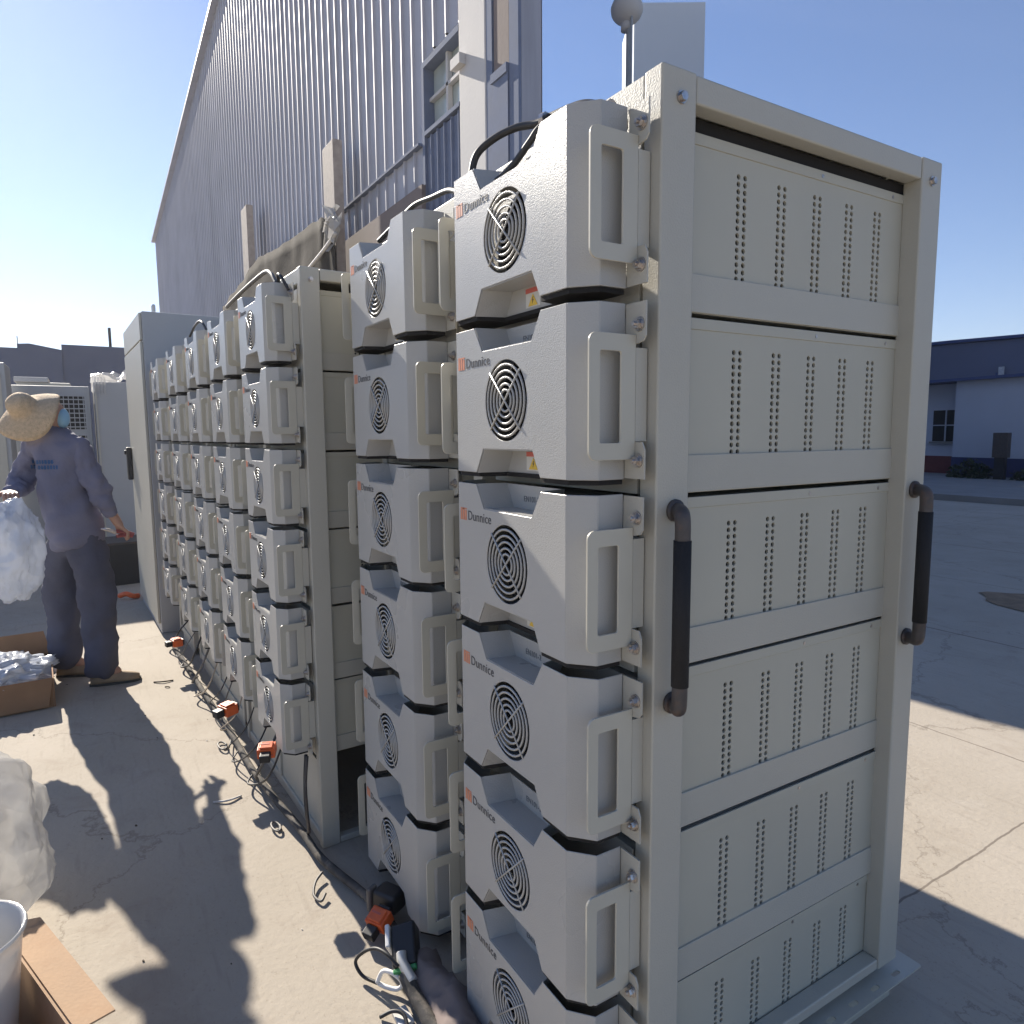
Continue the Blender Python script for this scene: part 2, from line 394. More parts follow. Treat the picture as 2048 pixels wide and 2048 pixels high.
    b = MB(); b.box(-.024, .026, -.0528, -.0522, -.268, -.232); wl = b.build('warning_label', 'whiteflat', r2)
    b = MB(); b.box(-.024, .026, -.0536, -.0530, -.241, -.232); b.build('red_band', 'red', wl)
    b = MB(); b.prism([(-.015, -.0536, -.266), (.017, -.0536, -.266), (.001, -.0536, -.2435)], (0, .0006, 0)); b.build('triangle', 'yellow', wl)
    b = MB(); b.prism([(x-.042, -.0542, z) for x, z in ((.044, -.249), (.041, -.256), (.0435, -.256), (.0415, -.262), (.0465, -.254), (.0437, -.254), (.046, -.249))], (0, .0005, 0)); b.build('bolt_symbol', 'ink', wl)
    tm = front(text_mesh('serial_text', 'EN101-2', .016, 'inkgrey'), -.035, -.0525, -.02)
    o = bpy.data.objects.new('serial_text', tm); C.objects.link(o); o.parent = R
    # fan grille : rings + cross bars lying in the round opening
    g = MB()
    for r_ in (.067, .055, .043, .031, .020):
        g.tube([(r_*math.cos(2*PI*i/32), YP+.001, FZ+r_*math.sin(2*PI*i/32)) for i in range(32)], .0025, 6, closed=True)
    for a in (45, 135):
        c_, s_ = math.cos(math.radians(a)), math.sin(math.radians(a))
        g.tube([(-.0765*c_, YP-.0012, FZ-.0765*s_), (.0765*c_, YP-.0012, FZ+.0765*s_)], .0020, 6)
    g.build('fan_grille', 'cover', R, smooth=True)
    f = MB(); f.cyl((0, -.098, FZ), (0, -.065, FZ), .019, 20)
    for k in range(7):
        a = 2*PI*k/7; ca, sa = math.cos(a), math.sin(a); cb, sb = math.cos(a+.5), math.sin(a+.5)
        f.poly([(.018*ca, -.096, FZ+.018*sa), (.070*ca, -.092, FZ+.070*sa), (.070*cb, -.072, FZ+.070*sb), (.018*cb, -.072, FZ+.018*sb)])
    f.tube([(.0765*math.cos(2*PI*i/32), -.070, FZ+.0765*math.sin(2*PI*i/32)) for i in range(32)], .006, 6, closed=True)
    f.cyl((0, -.064, FZ), (0, -.060, FZ), .078, 32)
    f.build('fan', 'dark', R)
    # D-shaped sheet handles, both sides
    for s in (-1, 1):
        Xh = .264
        outl = rrect(-.121, -.026, -.240, -.041, .014, 6, (0, 1, 1, 0))
        hole = rrect(-.100, -.056, -.213, -.068, .004, 2)
        bm = flat_shape(outl, [hole], lambda u, v, w, s=s: (s*(Xh-w), u, v), .0042)
        h = MB(); add_bm(h, bm)
        h.prism([(s*Xh, -.0262, -.240), (s*Xh, -.0262, -.041), (s*(Xh-.004), -.0225, -.041), (s*(Xh-.004), -.0225, -.240)], (0, .004, 0)) if False else None
        o = h.build('handle', 'handle', R)
        md = o.modifiers.new('b', 'BEVEL'); md.width = .0012; md.segments = 2; md.limit_method = 'ANGLE'; md.angle_limit = math.radians(50)
        for (z0, z1, cut) in ((-.060, .010, 1), (-.272, -.212, 0)):
            e = MB()
            pts = [(s*.238, -.0255, z0), (s*.280, -.0255, z0+(.008 if cut else 0)), (s*.286, -.0255, z0+(.016 if cut else 0)), (s*.286, -.0255, z1-(0 if cut else .012)), (s*.280, -.0255, z1), (s*.238, -.0255, z1)]
            e.prism(pts, (0, .003, 0)); e.build('mounting_ear', 'paint', R)
            zc = (z0+z1)/2
            k = MB(); k.cyl((s*.272, -.0255, zc), (s*.272, -.0278, zc), .0115, 18)
            k.cyl((s*.272, -.0278, zc), (s*.272, -.0300, zc), .0095, 18)
            k.cyl((s*.272, -.0300, zc), (s*.272, -.0360, zc), .0078, 6); k.cyl((s*.272, -.0360, zc), (s*.272, -.041, zc), .0035, 8)
            k.build('bolt', 'steel', R)
        e = MB(); e.box(min(s*.238, s*.2635), max(s*.238, s*.2635), -.0252, -.001, -.211, -.061); e.build('flange', 'paint', R)
    # maker's mark
    b = MB()
    for i, (x, h) in enumerate(((-.188, .022), (-.178, .025), (-.168, .021))):
        b.box(x, x+.0075, YP-.0006, YP-.0001, -.066, -.066+h)
    b.box(-.188, -.1605, YP-.0006, YP-.0001, -.0435, -.0405)
    b.build('logo_mark', 'orange', R)
    tm = front(text_mesh('logo_text', 'Dunnice', .028, 'ink', space=1.05), -.155, YP-.0004, -.064)
    o = bpy.data.objects.new('logo_text', tm); C.objects.link(o); o.parent = R
    return R

proto = make_module()
bpy.context.view_layer.update(); index_kids(proto)
ORD = ['topmost', 'second from the top', 'third from the top', 'fourth from the top', 'fifth from the top', 'bottom']
first = [True]
def column(x, y, rz, tops, sc, desc, pal='white'):
    for i, t in enumerate(tops):
        nxt = tops[i+1] if i < 5 else t-(tops[4]-tops[5])
        h = (t-nxt)/.310
        if first[0]: o = proto; first[0] = False
        else: o = copy_tree(proto)
        o.location = (x+random.uniform(-.0015, .0015), y+random.uniform(-.002, .002), t+random.uniform(-.001, .001)); o.rotation_euler = (0, random.uniform(-.0015, .0015), rz+random.uniform(-.003, .003)); o.scale = (sc, sc, h)
        tag(o, '%s off-white battery module in %s' % (ORD[i], desc), 'battery module', 'battery modules bolted into the racks')
RA = math.radians(2.0)
TA = [1.832, 1.527, 1.214, .898, .580, .268]
TA_end = .058
column(-.286, 0, 0, TA, 1, 'the column nearest the camera')
column(-.951, 0, 0, [1.845, 1.541, 1.232, .921, .602, .285], 1, 'the second column from the camera')
TC = [1.783-.255*i for i in range(6)]
K = .823
def rowpt(s): return (-1.59-s*math.cos(RA), -.213-s*math.sin(RA))
cd = [(0, 'the third column from the camera'), (.565, 'the fourth column from the camera'),
      (1.135, 'the fifth column from the camera'), (1.76, 'the second column before the tall cabinet'),
      (2.46, 'the farthest column beside the tall cabinet')]
for s, d in cd:
    x, y = rowpt(s); column(x, y, RA, TC, K, d)

# ------------------------------------------------------------------ racks
def rack(name, label, x1, L, D, H, zb, loc, rz, k=1, ncol=2, handles=True, near=True):
    """local: end face at x=0, front at y=0, extends to x=-L, y=D"""
    R = empty('battery_rack', loc, rz); tag(R, label, 'equipment rack', 'steel racks holding the battery modules')
    pw, pd = .075*k, .042*k
    def B(n, *a, bev=.004):
        b = MB(); b.box(*a); return b.build(n, 'paint', R, bevel=bev)
    for (xa, xb) in ((-pd, 0), (-L, -L+pd)):
        B('post', xa, xb, 0, pw, zb, H); B('post', xa, xb, D-pw, D, zb, H)
    if ncol > 1:
        mid = -L/2
        B('post', mid-.022*k, mid+.022*k, .003, pw*.6, zb, H-.05*k)
    bh = .046*k
    B('top_beam', -.038*k, -.0015, pw+.001, D-pw-.001, H-bh, H-.0015)
    B('top_beam', -L+.0015, -L+.038*k, pw+.001, D-pw-.001, H-bh, H-.0015)
    B('top_beam', -L+pd+.001, -pd-.001, .0025, .045*k, H-.058*k, H-.001)
    B('top_beam', -L+pd+.001, -pd-.001, D-.045*k, D-.0025, H-.058*k, H-.001)
    B('top_panel', -L+pd+.002, -pd-.002, .045*k+.001, D-.045*k-.001, H-.012, H-.008, bev=0)
    bb = .05*k
    B('base_beam', -pd+.002, -.002, pw+.001, D-pw-.001, zb+.001, zb+bb*.55)
    B('base_beam', -L+.002, -L+pd-.002, pw+.001, D-pw-.001, zb+.001, zb+bb)
    B('base_beam', -L+pd+.001, -pd-.001, .0035, .04*k, zb+.001, zb+bb)
    B('base_beam', -L+pd+.001, -pd-.001, D-.04*k, D-.0035, zb+.001, zb+bb)
    b = MB(); b.box(-L+.05, -.05, D-.012, D-.009, zb+.05, H-.05); b.build('back_panel', 'paint', R)
    # frame bolts on the end posts
    for y in (.040*k, D-.040*k):
        q = MB(); z = H-.045*k
        q.cyl((0, y, z), (.003, y, z), .010*k, 16); q.cyl((.003, y, z), (.009, y, z), .0075*k, 6); q.build('bolt', 'steel', R)
    return R
R1 = rack('r', 'near cream steel rack with black tubular handles on its perforated end face', 0, 1.240, .814, 1.90, .045, (0, 0, 0), 0)
b = MB(); b.box(-.058, -.0445, .070, .750, 1.834, 1.856); b.build('slot_shade_strip', 'dark', R1)  # dark filler stands in for the shade in the slot under the beam
# foot flange of the near rack
b = MB()
bm = flat_shape(rrect(-.02, .875, -.05, .030, .006, 3), [rrect(y, y+.030, .004, .016, .0055, 4) for y in [.10+.085*i for i in range(9)]], lambda u, v, w: (v, u, .016+w), .004)
add_bm(b, bm); fl = b.build('foot_flange', 'paint', R1)
b = MB(); b.box(-1.23, -.05, .01, .80, GZ, .044); b.build('plinth', 'plinth', R1)
b = MB(); b.box(-.050, -.004, .01, .80, GZ, .0158); b.build('skirt', 'paint', R1)
def grab(y, s, parent):
    H = empty('grab_handle'); H.parent = parent
    z0, z1 = .862, 1.198; xg = .040; yg = y-.020*1.0
    g = MB(); g.cyl((xg, yg, z0+.045), (xg, yg, z1-.045), .0148, 20); g.build('grip', 'foam', H, smooth=True)
    for z, q in ((z0, 1), (z1, -1)):
        e = MB(); e.tube(smooth_path([(0, y, z), (.016, y-.004, z), (.036, yg+.002, z+q*.004), (xg, yg, z+q*.022), (xg, yg, z+q*.048)], 5), [.0135]*3+[.0132]*18, 14)
        e.cyl((0, y, z), (.006, y, z), .019, 16); e.build('bracket', 'bracket', H, smooth=True)
    return H
grab(.042, 1, R1); grab(.772, 1, R1)

R2 = rack('r', 'second rack set back beside the gap, open dark bay at its foot', 0, 1.06, 1.22, 1.842, GZ, (-1.59+.240*math.cos(RA), -.213+.240*math.sin(RA), 0), RA, K)
b = MB(); b.box(-1.0, -.05, .60, 1.19, .0, 1.78); b.build('added_shadow_box', 'paint', R2)  # unseen box added in the deepened rack to widen its ground shadow
b = MB(); b.box(-1.01, -.06, .012, .016, GZ, .235); b.build('kick_panel', 'paint', R2)
b = MB(); b.box(-.55, -.53, .03, .60, .05, .22); b.build('bay_dark_sheet', 'dark', R2)  # near-black sheets inside the open bay
b = MB(); b.box(-1.0, -.06, .590, .594, .05, .25); b.build('bay_dark_back', 'dark', R2)
x, y = rowpt(1.135-.265); R3 = rack('r', 'third rack in the row, between the second rack and the farthest rack', 0, 1.15, .72, 1.842, .0, (x, y, 0), RA, K)
b = MB(); b.box(-1.10, -.05, .012, .016, GZ, .235); b.build('kick_panel', 'paint', R3)
x, y = rowpt(2.46-.245); R4 = rack('r', 'farthest single-column rack, against the tall cabinet', 0, .55, .72, 1.842, .0, (x, y, 0), RA, K, ncol=1)
b = MB(); b.box(-.50, -.05, .012, .016, GZ, .235); b.build('kick_panel', 'paint', R4)

# tall cabinet at the end of the row
cab = empty('tall_cabinet', (-4.50, -.425, 0), RA); tag(cab, 'tall off-white steel cabinet with a black door latch at the far end of the racks', 'cabinet')
b = MB(); b.box(-1.15, 0, .012, .75, GZ, 2.16); b.build('body', 'greyunit', cab, bevel=.006)
b = MB(); b.box(-1.14, -.008, -.006, .011, .02, 1.96); dr = b.build('door', 'paint', cab, bevel=.004)
b = MB(); b.box(-1.14, -.008, -.004, .011, 1.972, 2.15); b.build('top_cover', 'paint', cab, bevel=.004)
b = MB(); b.box(-1.10, -1.04, -.045, -.007, .98, 1.24); b.cyl((-1.07, -.06, 1.2), (-1.07, -.04, 1.2), .018, 12); b.build('latch', 'black', dr, bevel=.008)
b = MB()
for x in (-.25, -.28): b.cyl((x, .12, 2.16), (x, .12, 2.24), .012, 8)
b.tube([(-.25+.0, .12, 2.24), (-.28, .12, 2.24)], .012, 8); b.build('lifting_eye', 'pole', cab)

# ------------------------------------------------------------------ ground
def struct(name, b, m, z=None):
    o = b.build(name, m); o['kind'] = 'structure'; return o
b = MB(); b.poly([(-400, -400, GZ), (400, -400, GZ), (400, 400, GZ), (-400, 400, GZ)]); struct('ground', b, 'ground')
b = MB(); b.box(-45, 30, 13.6, 34, GZ, GZ+.12); struct('pavement', b, 'pave')
pts = []
for i in range(40):
    a = 2*PI*i/40; r = 1+.18*noise.noise(Vector((math.cos(a)*2, math.sin(a)*2, 3)))
    pts.append((-.25+1.75*r*math.cos(a)+.25*math.sin(a), 5.70+.58*r*math.sin(a), GZ+.006))
b = MB(); b.poly(pts); struct('earth_patch', b, 'dirt')

# ------------------------------------------------------------------ big ribbed hall behind the racks
Y0 = 2.39; XR = -4.16; XL = -33.2
hall = empty('ribbed_hall', (-18, Y0, GZ)); tag(hall, 'huge blue-grey ribbed metal hall towering behind the racks', 'building')
PK = -10.0
def hz(x): return 9.55+.080*(min(x, PK)+33.2)-.080*max(0, x-PK)
def at(b_): # world-space mesh under a moved empty
    for v in b_.bm.verts: v.co -= Vector((-18, Y0, GZ))
    return b_
d_ = Vector((-.845, .534, 0))
P1 = Vector((XR, Y0+.30, 0)); 
# body of the hall (tapered plan, end wall runs back from the corner)
b = MB()
far_r = P1+d_*26; far_l = Vector((XL, far_r.y, 0))
prof = [(XL, Y0+.20), (PK, Y0+.20), (XR, Y0+.20)]
fr = [Vector((x, y, hz(x)-.05)) for x, y in prof]; frb = [Vector((x, y, GZ)) for x, y in prof]
bk = [Vector((XL, far_r.y, 9.5)), Vector((-29.5, far_r.y, 10.5)), Vector((far_r.x, far_r.y, 9.5))]; bkb = [Vector((v.x, v.y, GZ)) for v in bk]
vs = [b.bm.verts.new(v) for v in fr+frb+bk+bkb]
F = b.bm.faces.new
F((vs[0], vs[1], vs[4], vs[3])); F((vs[1], vs[2], vs[5], vs[4])); F((vs[2], vs[8], vs[11], vs[5])); F((vs[8], vs[7], vs[10], vs[11])); F((vs[7], vs[6], vs[9], vs[10])); F((vs[6], vs[0], vs[3], vs[9]))
F((vs[0], vs[6], vs[7], vs[1])); F((vs[1], vs[7], vs[8], vs[2]))
at(b).build('hall_body', 'hallblue', hall)
# ribbed sheet on the gable wall, with a window opening
WX0, WX1, WZ0, WZ1 = -5.95, -5.20, 4.37, 4.98
XP0, XP1 = -5.18, -4.68         # plaster pilaster
def ribs(x0, x1, zb, zt, pitch=.27, m='hallblue', name='ribbed_sheet', y=Y0, dep=.026):
    b = MB(); n = int((x1-x0)/pitch)+1; xs = []
    for i in range(n):
        x = x0+i*pitch
        for dx, dy in ((0, 0), (pitch*.74, 0), (pitch*.80, -dep), (pitch*.88, -dep), (pitch*.94, 0)):
            if x+dx < x1: xs.append((x+dx, y+dy))
    xs.append((x1, y))
    lo = [b.bm.verts.new((x, yy, zb(x) if callable(zb) else zb)) for x, yy in xs]
    hi = [b.bm.verts.new((x, yy, zt(x) if callable(zt) else zt)) for x, yy in xs]
    for i in range(len(xs)-1): b.bm.faces.new((lo[i], lo[i+1], hi[i+1], hi[i]))
    return at(b).build(name, m, hall)
ribs(XL, WX0, 4.30, hz); ribs(WX0, XP0, WZ1+.10, hz)
ribs(XL, WX0-.12, 3.0, 4.27, name='lower_ribbed_sheet'); ribs(WX0, XP0, 3.2, WZ0-.06, pitch=.15, m='hallframe', name='panel_under_window')
b = MB(); b.box(XL, XP0, Y0-.03, Y0+.1, GZ, 2.98); b.box(WX0-.12, XP0, Y0-.028, Y0+.1, 2.982, 3.19); at(b).build('plinth_wall', 'brown', hall)
b = MB(); b.box(-8.6, WX0, Y0-.075, Y0-.03, 3.0, 3.86); at(b).build('brown_cladding', 'brown', hall)
b = MB(); b.box(XL, WX0-.1, Y0-.06, Y0+.02, 4.272, 4.298); at(b).build('flashing', 'hallframe', hall)
b = MB(); b.box(WX0-.05, WX0, Y0-.032, Y0+.18, 3.2, WZ1+.06); b.box(WX0, XP0-.001, Y0-.036, Y0+.18, WZ0-.04, WZ0); b.box(WX0, XP0-.001, Y0-.032, Y0+.18, WZ1, WZ1+.06)
wf = at(b).build('window_frame', 'hallframe', hall)
b = MB(); b.box(WX0+.002, WX1, Y0+.085, Y0+.095, WZ0+.002, WZ1-.002); at(b).build('pane', 'glass', wf)
b = MB(); b.box(WX0+.38, WX0+.42, Y0+.03, Y0+.08, WZ0+.004, WZ1-.004); b.box(WX0+.004, WX1-.004, Y0+.03, Y0+.08, WZ0+.30, WZ0+.33); at(b).build('mullion', 'plaster', wf)
b = MB(); b.box(WX1-.02, WX1+.16, Y0-.10, Y0-.036, 4.63, 4.72); at(b).build('bracket_arm', 'plaster', hall)
b = MB(); b.box(XP0, XP1, Y0-.035, Y0+.19, GZ, 9); at(b).build('pilaster', 'plaster', hall, bevel=.02)
b = MB(); b.box(XP1+.002, XR, Y0, Y0+.19, GZ, 8.9); at(b).build('corner_wall', 'hallblue', hall)
b = MB(); b.box(XP1+.002, XP1+.10, Y0-.03, Y0-.002, GZ, 8.9); b.box(XR-.14, XR, Y0-.03, Y0-.002, GZ, 8.9); at(b).build('corner_trim', 'hallframe', hall)
b = MB(); b.box(XP1+.12, XR-.16, Y0-.02, Y0-.004, 4.34, 8.0); at(b).build('corner_window', 'brown', hall)
b = MB(); b.box(XP1+.11, XR-.15, Y0-.04, Y0-.003, GZ, 4.26); b.box(XP1+.11, XR-.15, Y0-.055, Y0-.003, 4.262, 4.335); at(b).build('corner_panel', 'hallframe', hall)
b = MB(); b.prism([(XL-.1, Y0-.15, 9.50), (PK, Y0-.15, hz(PK)-.04), (PK, Y0-.15, hz(PK)+.04), (XL-.1, Y0-.15, 9.58)], (0, .34, 0)); at(b).build('verge_trim', 'hallblue', hall)

# unseen block added behind it so its shadow fills the yard on the right
blk = MB()
bl = [(-27, 14.2), (-17.5, 13.6), (-48, 33), (-62, 33)]
blk.prism([(-46, 14.5, GZ), (-25.5, 14.5, GZ), (-58, 36, GZ), (-74, 36, GZ)], (0, 0, 27))
tag(blk.build('yard_shade_block', 'darkwall'), 'unseen tall block added behind the ribbed hall to shade the yard', 'building')

# timber posts and draped sheeting in front of the hall
def post(x, y, w, z, label):
    b = MB(); b.box(x-w/2, x+w/2, y-.06, y+.06, GZ, z)
    for v in b.bm.verts: v.co.x += .02*math.sin(v.co.z)
    tag(b.build('timber_post', 'wood', bevel=.008), label, 'post', 'timber posts behind the racks')
post(-8.12, 2.1, .44, 4.93, 'taller and nearer weathered timber post behind the racks, sheet tied round it')
post(-13.3, 2.1, .50, 5.55, 'shorter, farther timber post behind the racks against the ribbed wall')
# draped sheet: swags between the posts
b = MB(); nu, nv = 60, 10
grid = []
topc = smooth_path([(-15.6, 2.0, 4.10), (-13.6, 2.0, 4.22), (-12.0, 1.98, 4.33), (-10.8, 1.98, 4.22), (-9.5, 1.98, 4.13), (-8.3, 1.96, 4.05), (-7.7, 1.97, 3.90)], 10)
for i, p in enumerate(topc):
    row = []
    for j in range(nv+1):
        t = j/nv; z = p.z-t*1.6
        yy = p.y+.03*math.sin(i*.35+t*2)*t+.03*noise.noise(Vector((i*.3, t*4, 0)))-.02
        row.append(b.bm.verts.new((p.x+.05*noise.noise(Vector((i*.4, t*3, 5))), yy, z+.03*noise.noise(Vector((i*.35, t, 9)))*(1-t))))
    grid.append(row)
for i in range(len(grid)-1):
    for j in range(nv): b.bm.faces.new((grid[i][j], grid[i+1][j], grid[i+1][j+1], grid[i][j+1]))
o = b.build('draped_sheet', 'tarp', smooth=True); md = o.modifiers.new('s', 'SOLIDIFY'); md.thickness = .006
tag(o, 'dusty grey tarpaulin slung between the timber posts behind the racks', 'tarpaulin')
# torn knot of plastic on the near post
b = MB(); prev = b.bm.verts.new((-7.75, 1.95, 3.95))
for k in range(26):
    home = Vector((-7.75+random.uniform(-.32, .30), 1.98+random.uniform(-.1, .02), 3.95+random.uniform(-.38, .25)))
    w = Vector((random.uniform(-.09, .09), random.uniform(-.05, .05), random.uniform(-.08, .08)))
    mid = (prev.co+home)/2
    nv_ = b.bm.verts.new(home); b.bm.faces.new((prev, b.bm.verts.new(mid+w), nv_, b.bm.verts.new(mid-w))); prev = nv_
o = b.build('torn_plastic', 'film'); md = o.modifiers.new('s', 'SOLIDIFY'); md.thickness = .004
tag(o, 'torn scraps of pale plastic knotted round the nearer timber post', 'plastic scraps')
b = MB(); b.tube(smooth_path([(-7.6, 1.94, 3.72), (-8.0, 1.9, 3.60), (-8.6, 1.88, 3.50), (-9.3, 1.88, 3.42), (-10.4, 1.88, 3.45)], 8), .022, 6); tag(b.build('rope', 'litter', smooth=True), 'pale rope sagging below the tarpaulin between the posts', 'rope')

# ------------------------------------------------------------------ pale tower and globe lamp
b = MB(); b.prism([(-48.3, 42.0, GZ), (-45.1, 47.2, GZ), (-50.4, 50.4, GZ), (-53.6, 45.2, GZ)], (0, 0, 38)); 
tw = b.build('tower_block', 'towerpale'); tag(tw, 'pale blue-grey plain tower far behind the near rack', 'tower')
lp = empty('lamp_post', (-5.90, 5.0, GZ)); tag(lp, 'slim pale lamp post with a round head rising behind the near rack', 'lamp post')
b = MB(); b.cyl((0, 0, 0), (0, 0, 6.20), .045, 12, .032); b.cyl((.07, -.02, 0), (.07, -.02, 6.2), .014, 8); b.build('pole', 'pole', lp, smooth=True)
b = MB(); b.sphere((-.04, 0, 6.33), .19, 20, 12, (1, 1, .85)); b.cyl((-.04, 0, 6.1), (-.04, 0, 6.2), .07, 14); b.build('lamp_head', 'plaster', lp, smooth=True)

# ------------------------------------------------------------------ right background
wb = empty('white_building', (-8.5, 20, GZ), math.radians(-9)); tag(wb, 'low white building with a dark blue base band in the shaded yard', 'building')
def W(n, m, *a, p=None):
    b = MB(); b.box(*a); return b.build(n, m, p or wb)
W('wall', 'farwhite', -1.0, 14, 0, 6, 0, 2.72); W('wing_wall', 'farwhite', -8, -1.01, .45, 6, 0, 2.70)
W('base_band', 'farblue', -1.0, 14, -.03, -.002, 0, .62); W('wing_base_band', 'farred', -8, -1.03, .42, .448, 0, .62)
W('roof', 'roofblue', -8.2, 14.2, -.20, 6.2, 2.722, 2.80)
wd = W('window', 'dark', -1.95, -1.15, .43, .447, 1.05, 1.95); W('frame', 'farwhite', -1.56, -1.53, .40, .428, 1.05, 1.95, p=wd); W('sill', 'pave', -2.0, -1.10, .36, .426, .98, 1.04, p=wd); W('frame', 'farwhite', -1.95, -1.15, .401, .427, 1.50, 1.53, p=wd)
dh = empty('dark_hall', (-9, 26.5, GZ), math.radians(-6)); tag(dh, 'long dark blue metal hall behind the low white building', 'building')
b = MB(); b.prism([(-30, 0, 0), (25, 0, 0), (25, 0, 3.55), (-4.3, 0, 4.55), (-30, 0, 4.9)], (0, 25, 0)); b.build('wall', 'darkwall', dh)
b = MB(); b.prism([(-30, -.12, 4.92), (-4.3, -.12, 4.57), (25, -.12, 3.57), (25, -.12, 3.66), (-4.3, -.12, 4.68), (-30, -.12, 5.02)], (0, 25.3, 0)); b.build('roof', 'roofblue', dh)
for i, x in enumerate((-2.3, -.95, .35, 1.6)):
    v = MB(); v.box(x-.13, x+.13, -.10, -.004, 2.98, 3.36); w_ = v.build('window', 'roofblue', dh)
    v = MB(); v.box(x-.02, x+.16, -.14, -.102, 3.0, 3.30+.25*(i == 0)); v.build('shutter', 'litter', w_)
b = MB(); b.cyl((1.0, .2, 3.6), (1.02, .2, 5.05), .03, 6); b.build('antenna', 'pole', dh)
ub = empty('utility_box', (-7.75, 19.0, GZ+.12)); tag(ub, 'dark grey electrical box on a stand before the white building', 'utility box')
b = MB(); b.box(-.17, .17, -.1, .1, .55, 1.18); b.build('box', 'bracket', ub, bevel=.01)
b = MB(); b.box(-.12, .12, -.07, .07, 0, .55); b.build('stand', 'black', ub)
def clump(name, c, r, n, m, label, cat):
    b = MB()
    for k in range(n):
        a = random.random()*6.28; rr = random.random()**.5; z = random.random()**1.3
        p = Vector((c[0]+r[0]*rr*math.cos(a), c[1]+r[1]*rr*math.sin(a), c[2]+r[2]*z*(1-.6*rr)))
        u = Vector((random.uniform(-1, 1), random.uniform(-1, 1), random.uniform(-.6, 1))).normalized()*random.uniform(.03, .09); w = u.cross(Vector((random.uniform(-1, 1), .3, random.uniform(-1, 1)))).normalized()*.03
        b.poly([p-u, p+w, p+u, p-w])
    tag(b.build(name, m), label, cat)
clump('shrub', (-8.5, 19.1, GZ+.12), (.55, .3, .6), 700, 'leaf', 'low dark shrub left of the utility box', 'shrub')
clump('shrub', (-6.6, 19.0, GZ+.12), (.9, .3, .5), 900, 'leaf', 'wider dark shrub right of the utility box', 'shrub')
bn = empty('waste_bin', (-7.55, 14.6, GZ+.12)); 
tag(bn, 'small dark waste bin with a blue lid beside the rack handle, across the yard', 'bin')
b = MB(); b.cyl((0, 0, 0), (0, 0, .62), .17, 16, .21); b.build('body', 'black', bn)
b = MB(); b.sphere((0, 0, .63), .215, 16, 8, (1, 1, .45)); b.build('lid', 'roofblue', bn)

# ------------------------------------------------------------------ left background
wh = empty('far_hall', (-20, -1, GZ)); tag(wh, 'long low dark slate building on the left horizon', 'building')
b = MB(); b.box(-12, 0, -14, -.10, 0, 3.52); b.build('wall', 'darkwall', wh)
b = MB(); b.box(-11, -.05, -.099, 8, 0, 3.66); b.build('raised_wall', 'darkwall', wh)
b = MB(); b.prism([(0.001, -1.0, 3.52), (0.001, -.1, 3.52), (0.001, -.75, 3.64), (0.001, -1.0, 3.62)], (-11.5, 0, 0)); b.build('parapet', 'darkwall', wh)
b = MB(); b.cyl((-.4, .98, 3.66), (-.4, .98, 4.18), .035, 8); b.build('flue', 'bracket', wh)
b = MB(); coil = []
for i in range(700):
    t = i/700; a = t*2*PI*44; coil.append((-.3+.02*math.sin(a), -9+7.6*t+.03*math.cos(a), 3.66+.14*math.sin(a)*(1+.2*math.sin(t*60))))
    coil[-1] = (coil[-1][0]+.13*math.cos(a), coil[-1][1], coil[-1][2])
b.tube(coil, .007, 4)
for y in [-9+1.0*i for i in range(9)]: b.cyl((-.3, y, 3.52), (-.3, y, 3.84), .012, 5)
rz_ = b.build('razor_wire', 'pole', wh)
lc = empty('louvred_cabinet', (-8.3, -.87, GZ)); tag(lc, 'grey outdoor cabinet with stacked grille vents behind the worker', 'cabinet')
b = MB(); b.box(-.7, 0, -.62, .17, 0, 1.93); b.build('body', 'greyunit', lc, bevel=.01)
for i in range(3):
    z = 1.46-.43*i
    g = MB(); g.box(.001, .006, -.14, .115, z, z+.36); fr_ = g.build('vent', 'dark', lc)
    g = MB()
    for k in range(7): g.box(.006, .016, -.14, .115, z+.02+.05*k, z+.032+.05*k)
    for k in range(6): g.box(.0065, .0155, -.13+.046*k, -.122+.046*k, z, z+.36)
    g.box(.0065, .018, -.165, -.14, z-.02, z+.38); g.box(.0065, .018, .115, .135, z-.02, z+.38); g.box(.0065, .018, -.14, .115, z+.36, z+.38)
    g.build('grille', 'greyunit', fr_)
gc = empty('grey_cabinet', (-8.2, -.50, GZ)); tag(gc, 'tall plain grey cabinet with white plastic sheet folded on top', 'cabinet')
b = MB(); b.box(-.8, 0, -.16, .55, .09, 1.98); b.build('body', 'greyunit', gc, bevel=.012)
b = MB(); b.box(-.75, -.05, -.12, .5, 0, .09); b.build('base', 'dark', gc)
b = MB(); b.box(.001, .02, -.15, -.135, .1, 1.95); b.build('door_edge', 'paint', gc)
b = MB(); n = 18
g_ = [[b.bm.verts.new((-8.95+.78*i/n, -.68+.75*j/n, 1.945+.32*max(0, noise.noise(Vector((i*.22, j*.25, 2)))+.35)*(.3+j/n)+.02*noise.noise(Vector((i*.9, j*.9, 1))))) for j in range(n+1)] for i in range(n+1)]
for i in range(n):
    for j in range(n): b.bm.faces.new((g_[i][j], g_[i+1][j], g_[i+1][j+1], g_[i][j+1]))
for j in range(5):
    b.poly([(-8.165, -.68+.03*j, 1.98), (-8.16, -.66+.03*j, 1.98), (-8.15, -.665+.03*j, 1.80-.03*(j % 3)), (-8.155, -.685+.03*j, 1.82)])
o = b.build('plastic_sheet', 'film', smooth=True); tag(o, 'crumpled white plastic sheet lying on the plain grey cabinet', 'plastic sheet')
sd = empty('side_cabinet', (-7.6, -1.5, GZ)); tag(sd, 'grey cabinet cut by the left edge of the picture, behind the straw hat', 'cabinet')
b = MB(); b.box(-.6, 0, -.5, .10, 0, 2.10); b.build('body', 'greyunit', sd, bevel=.01)
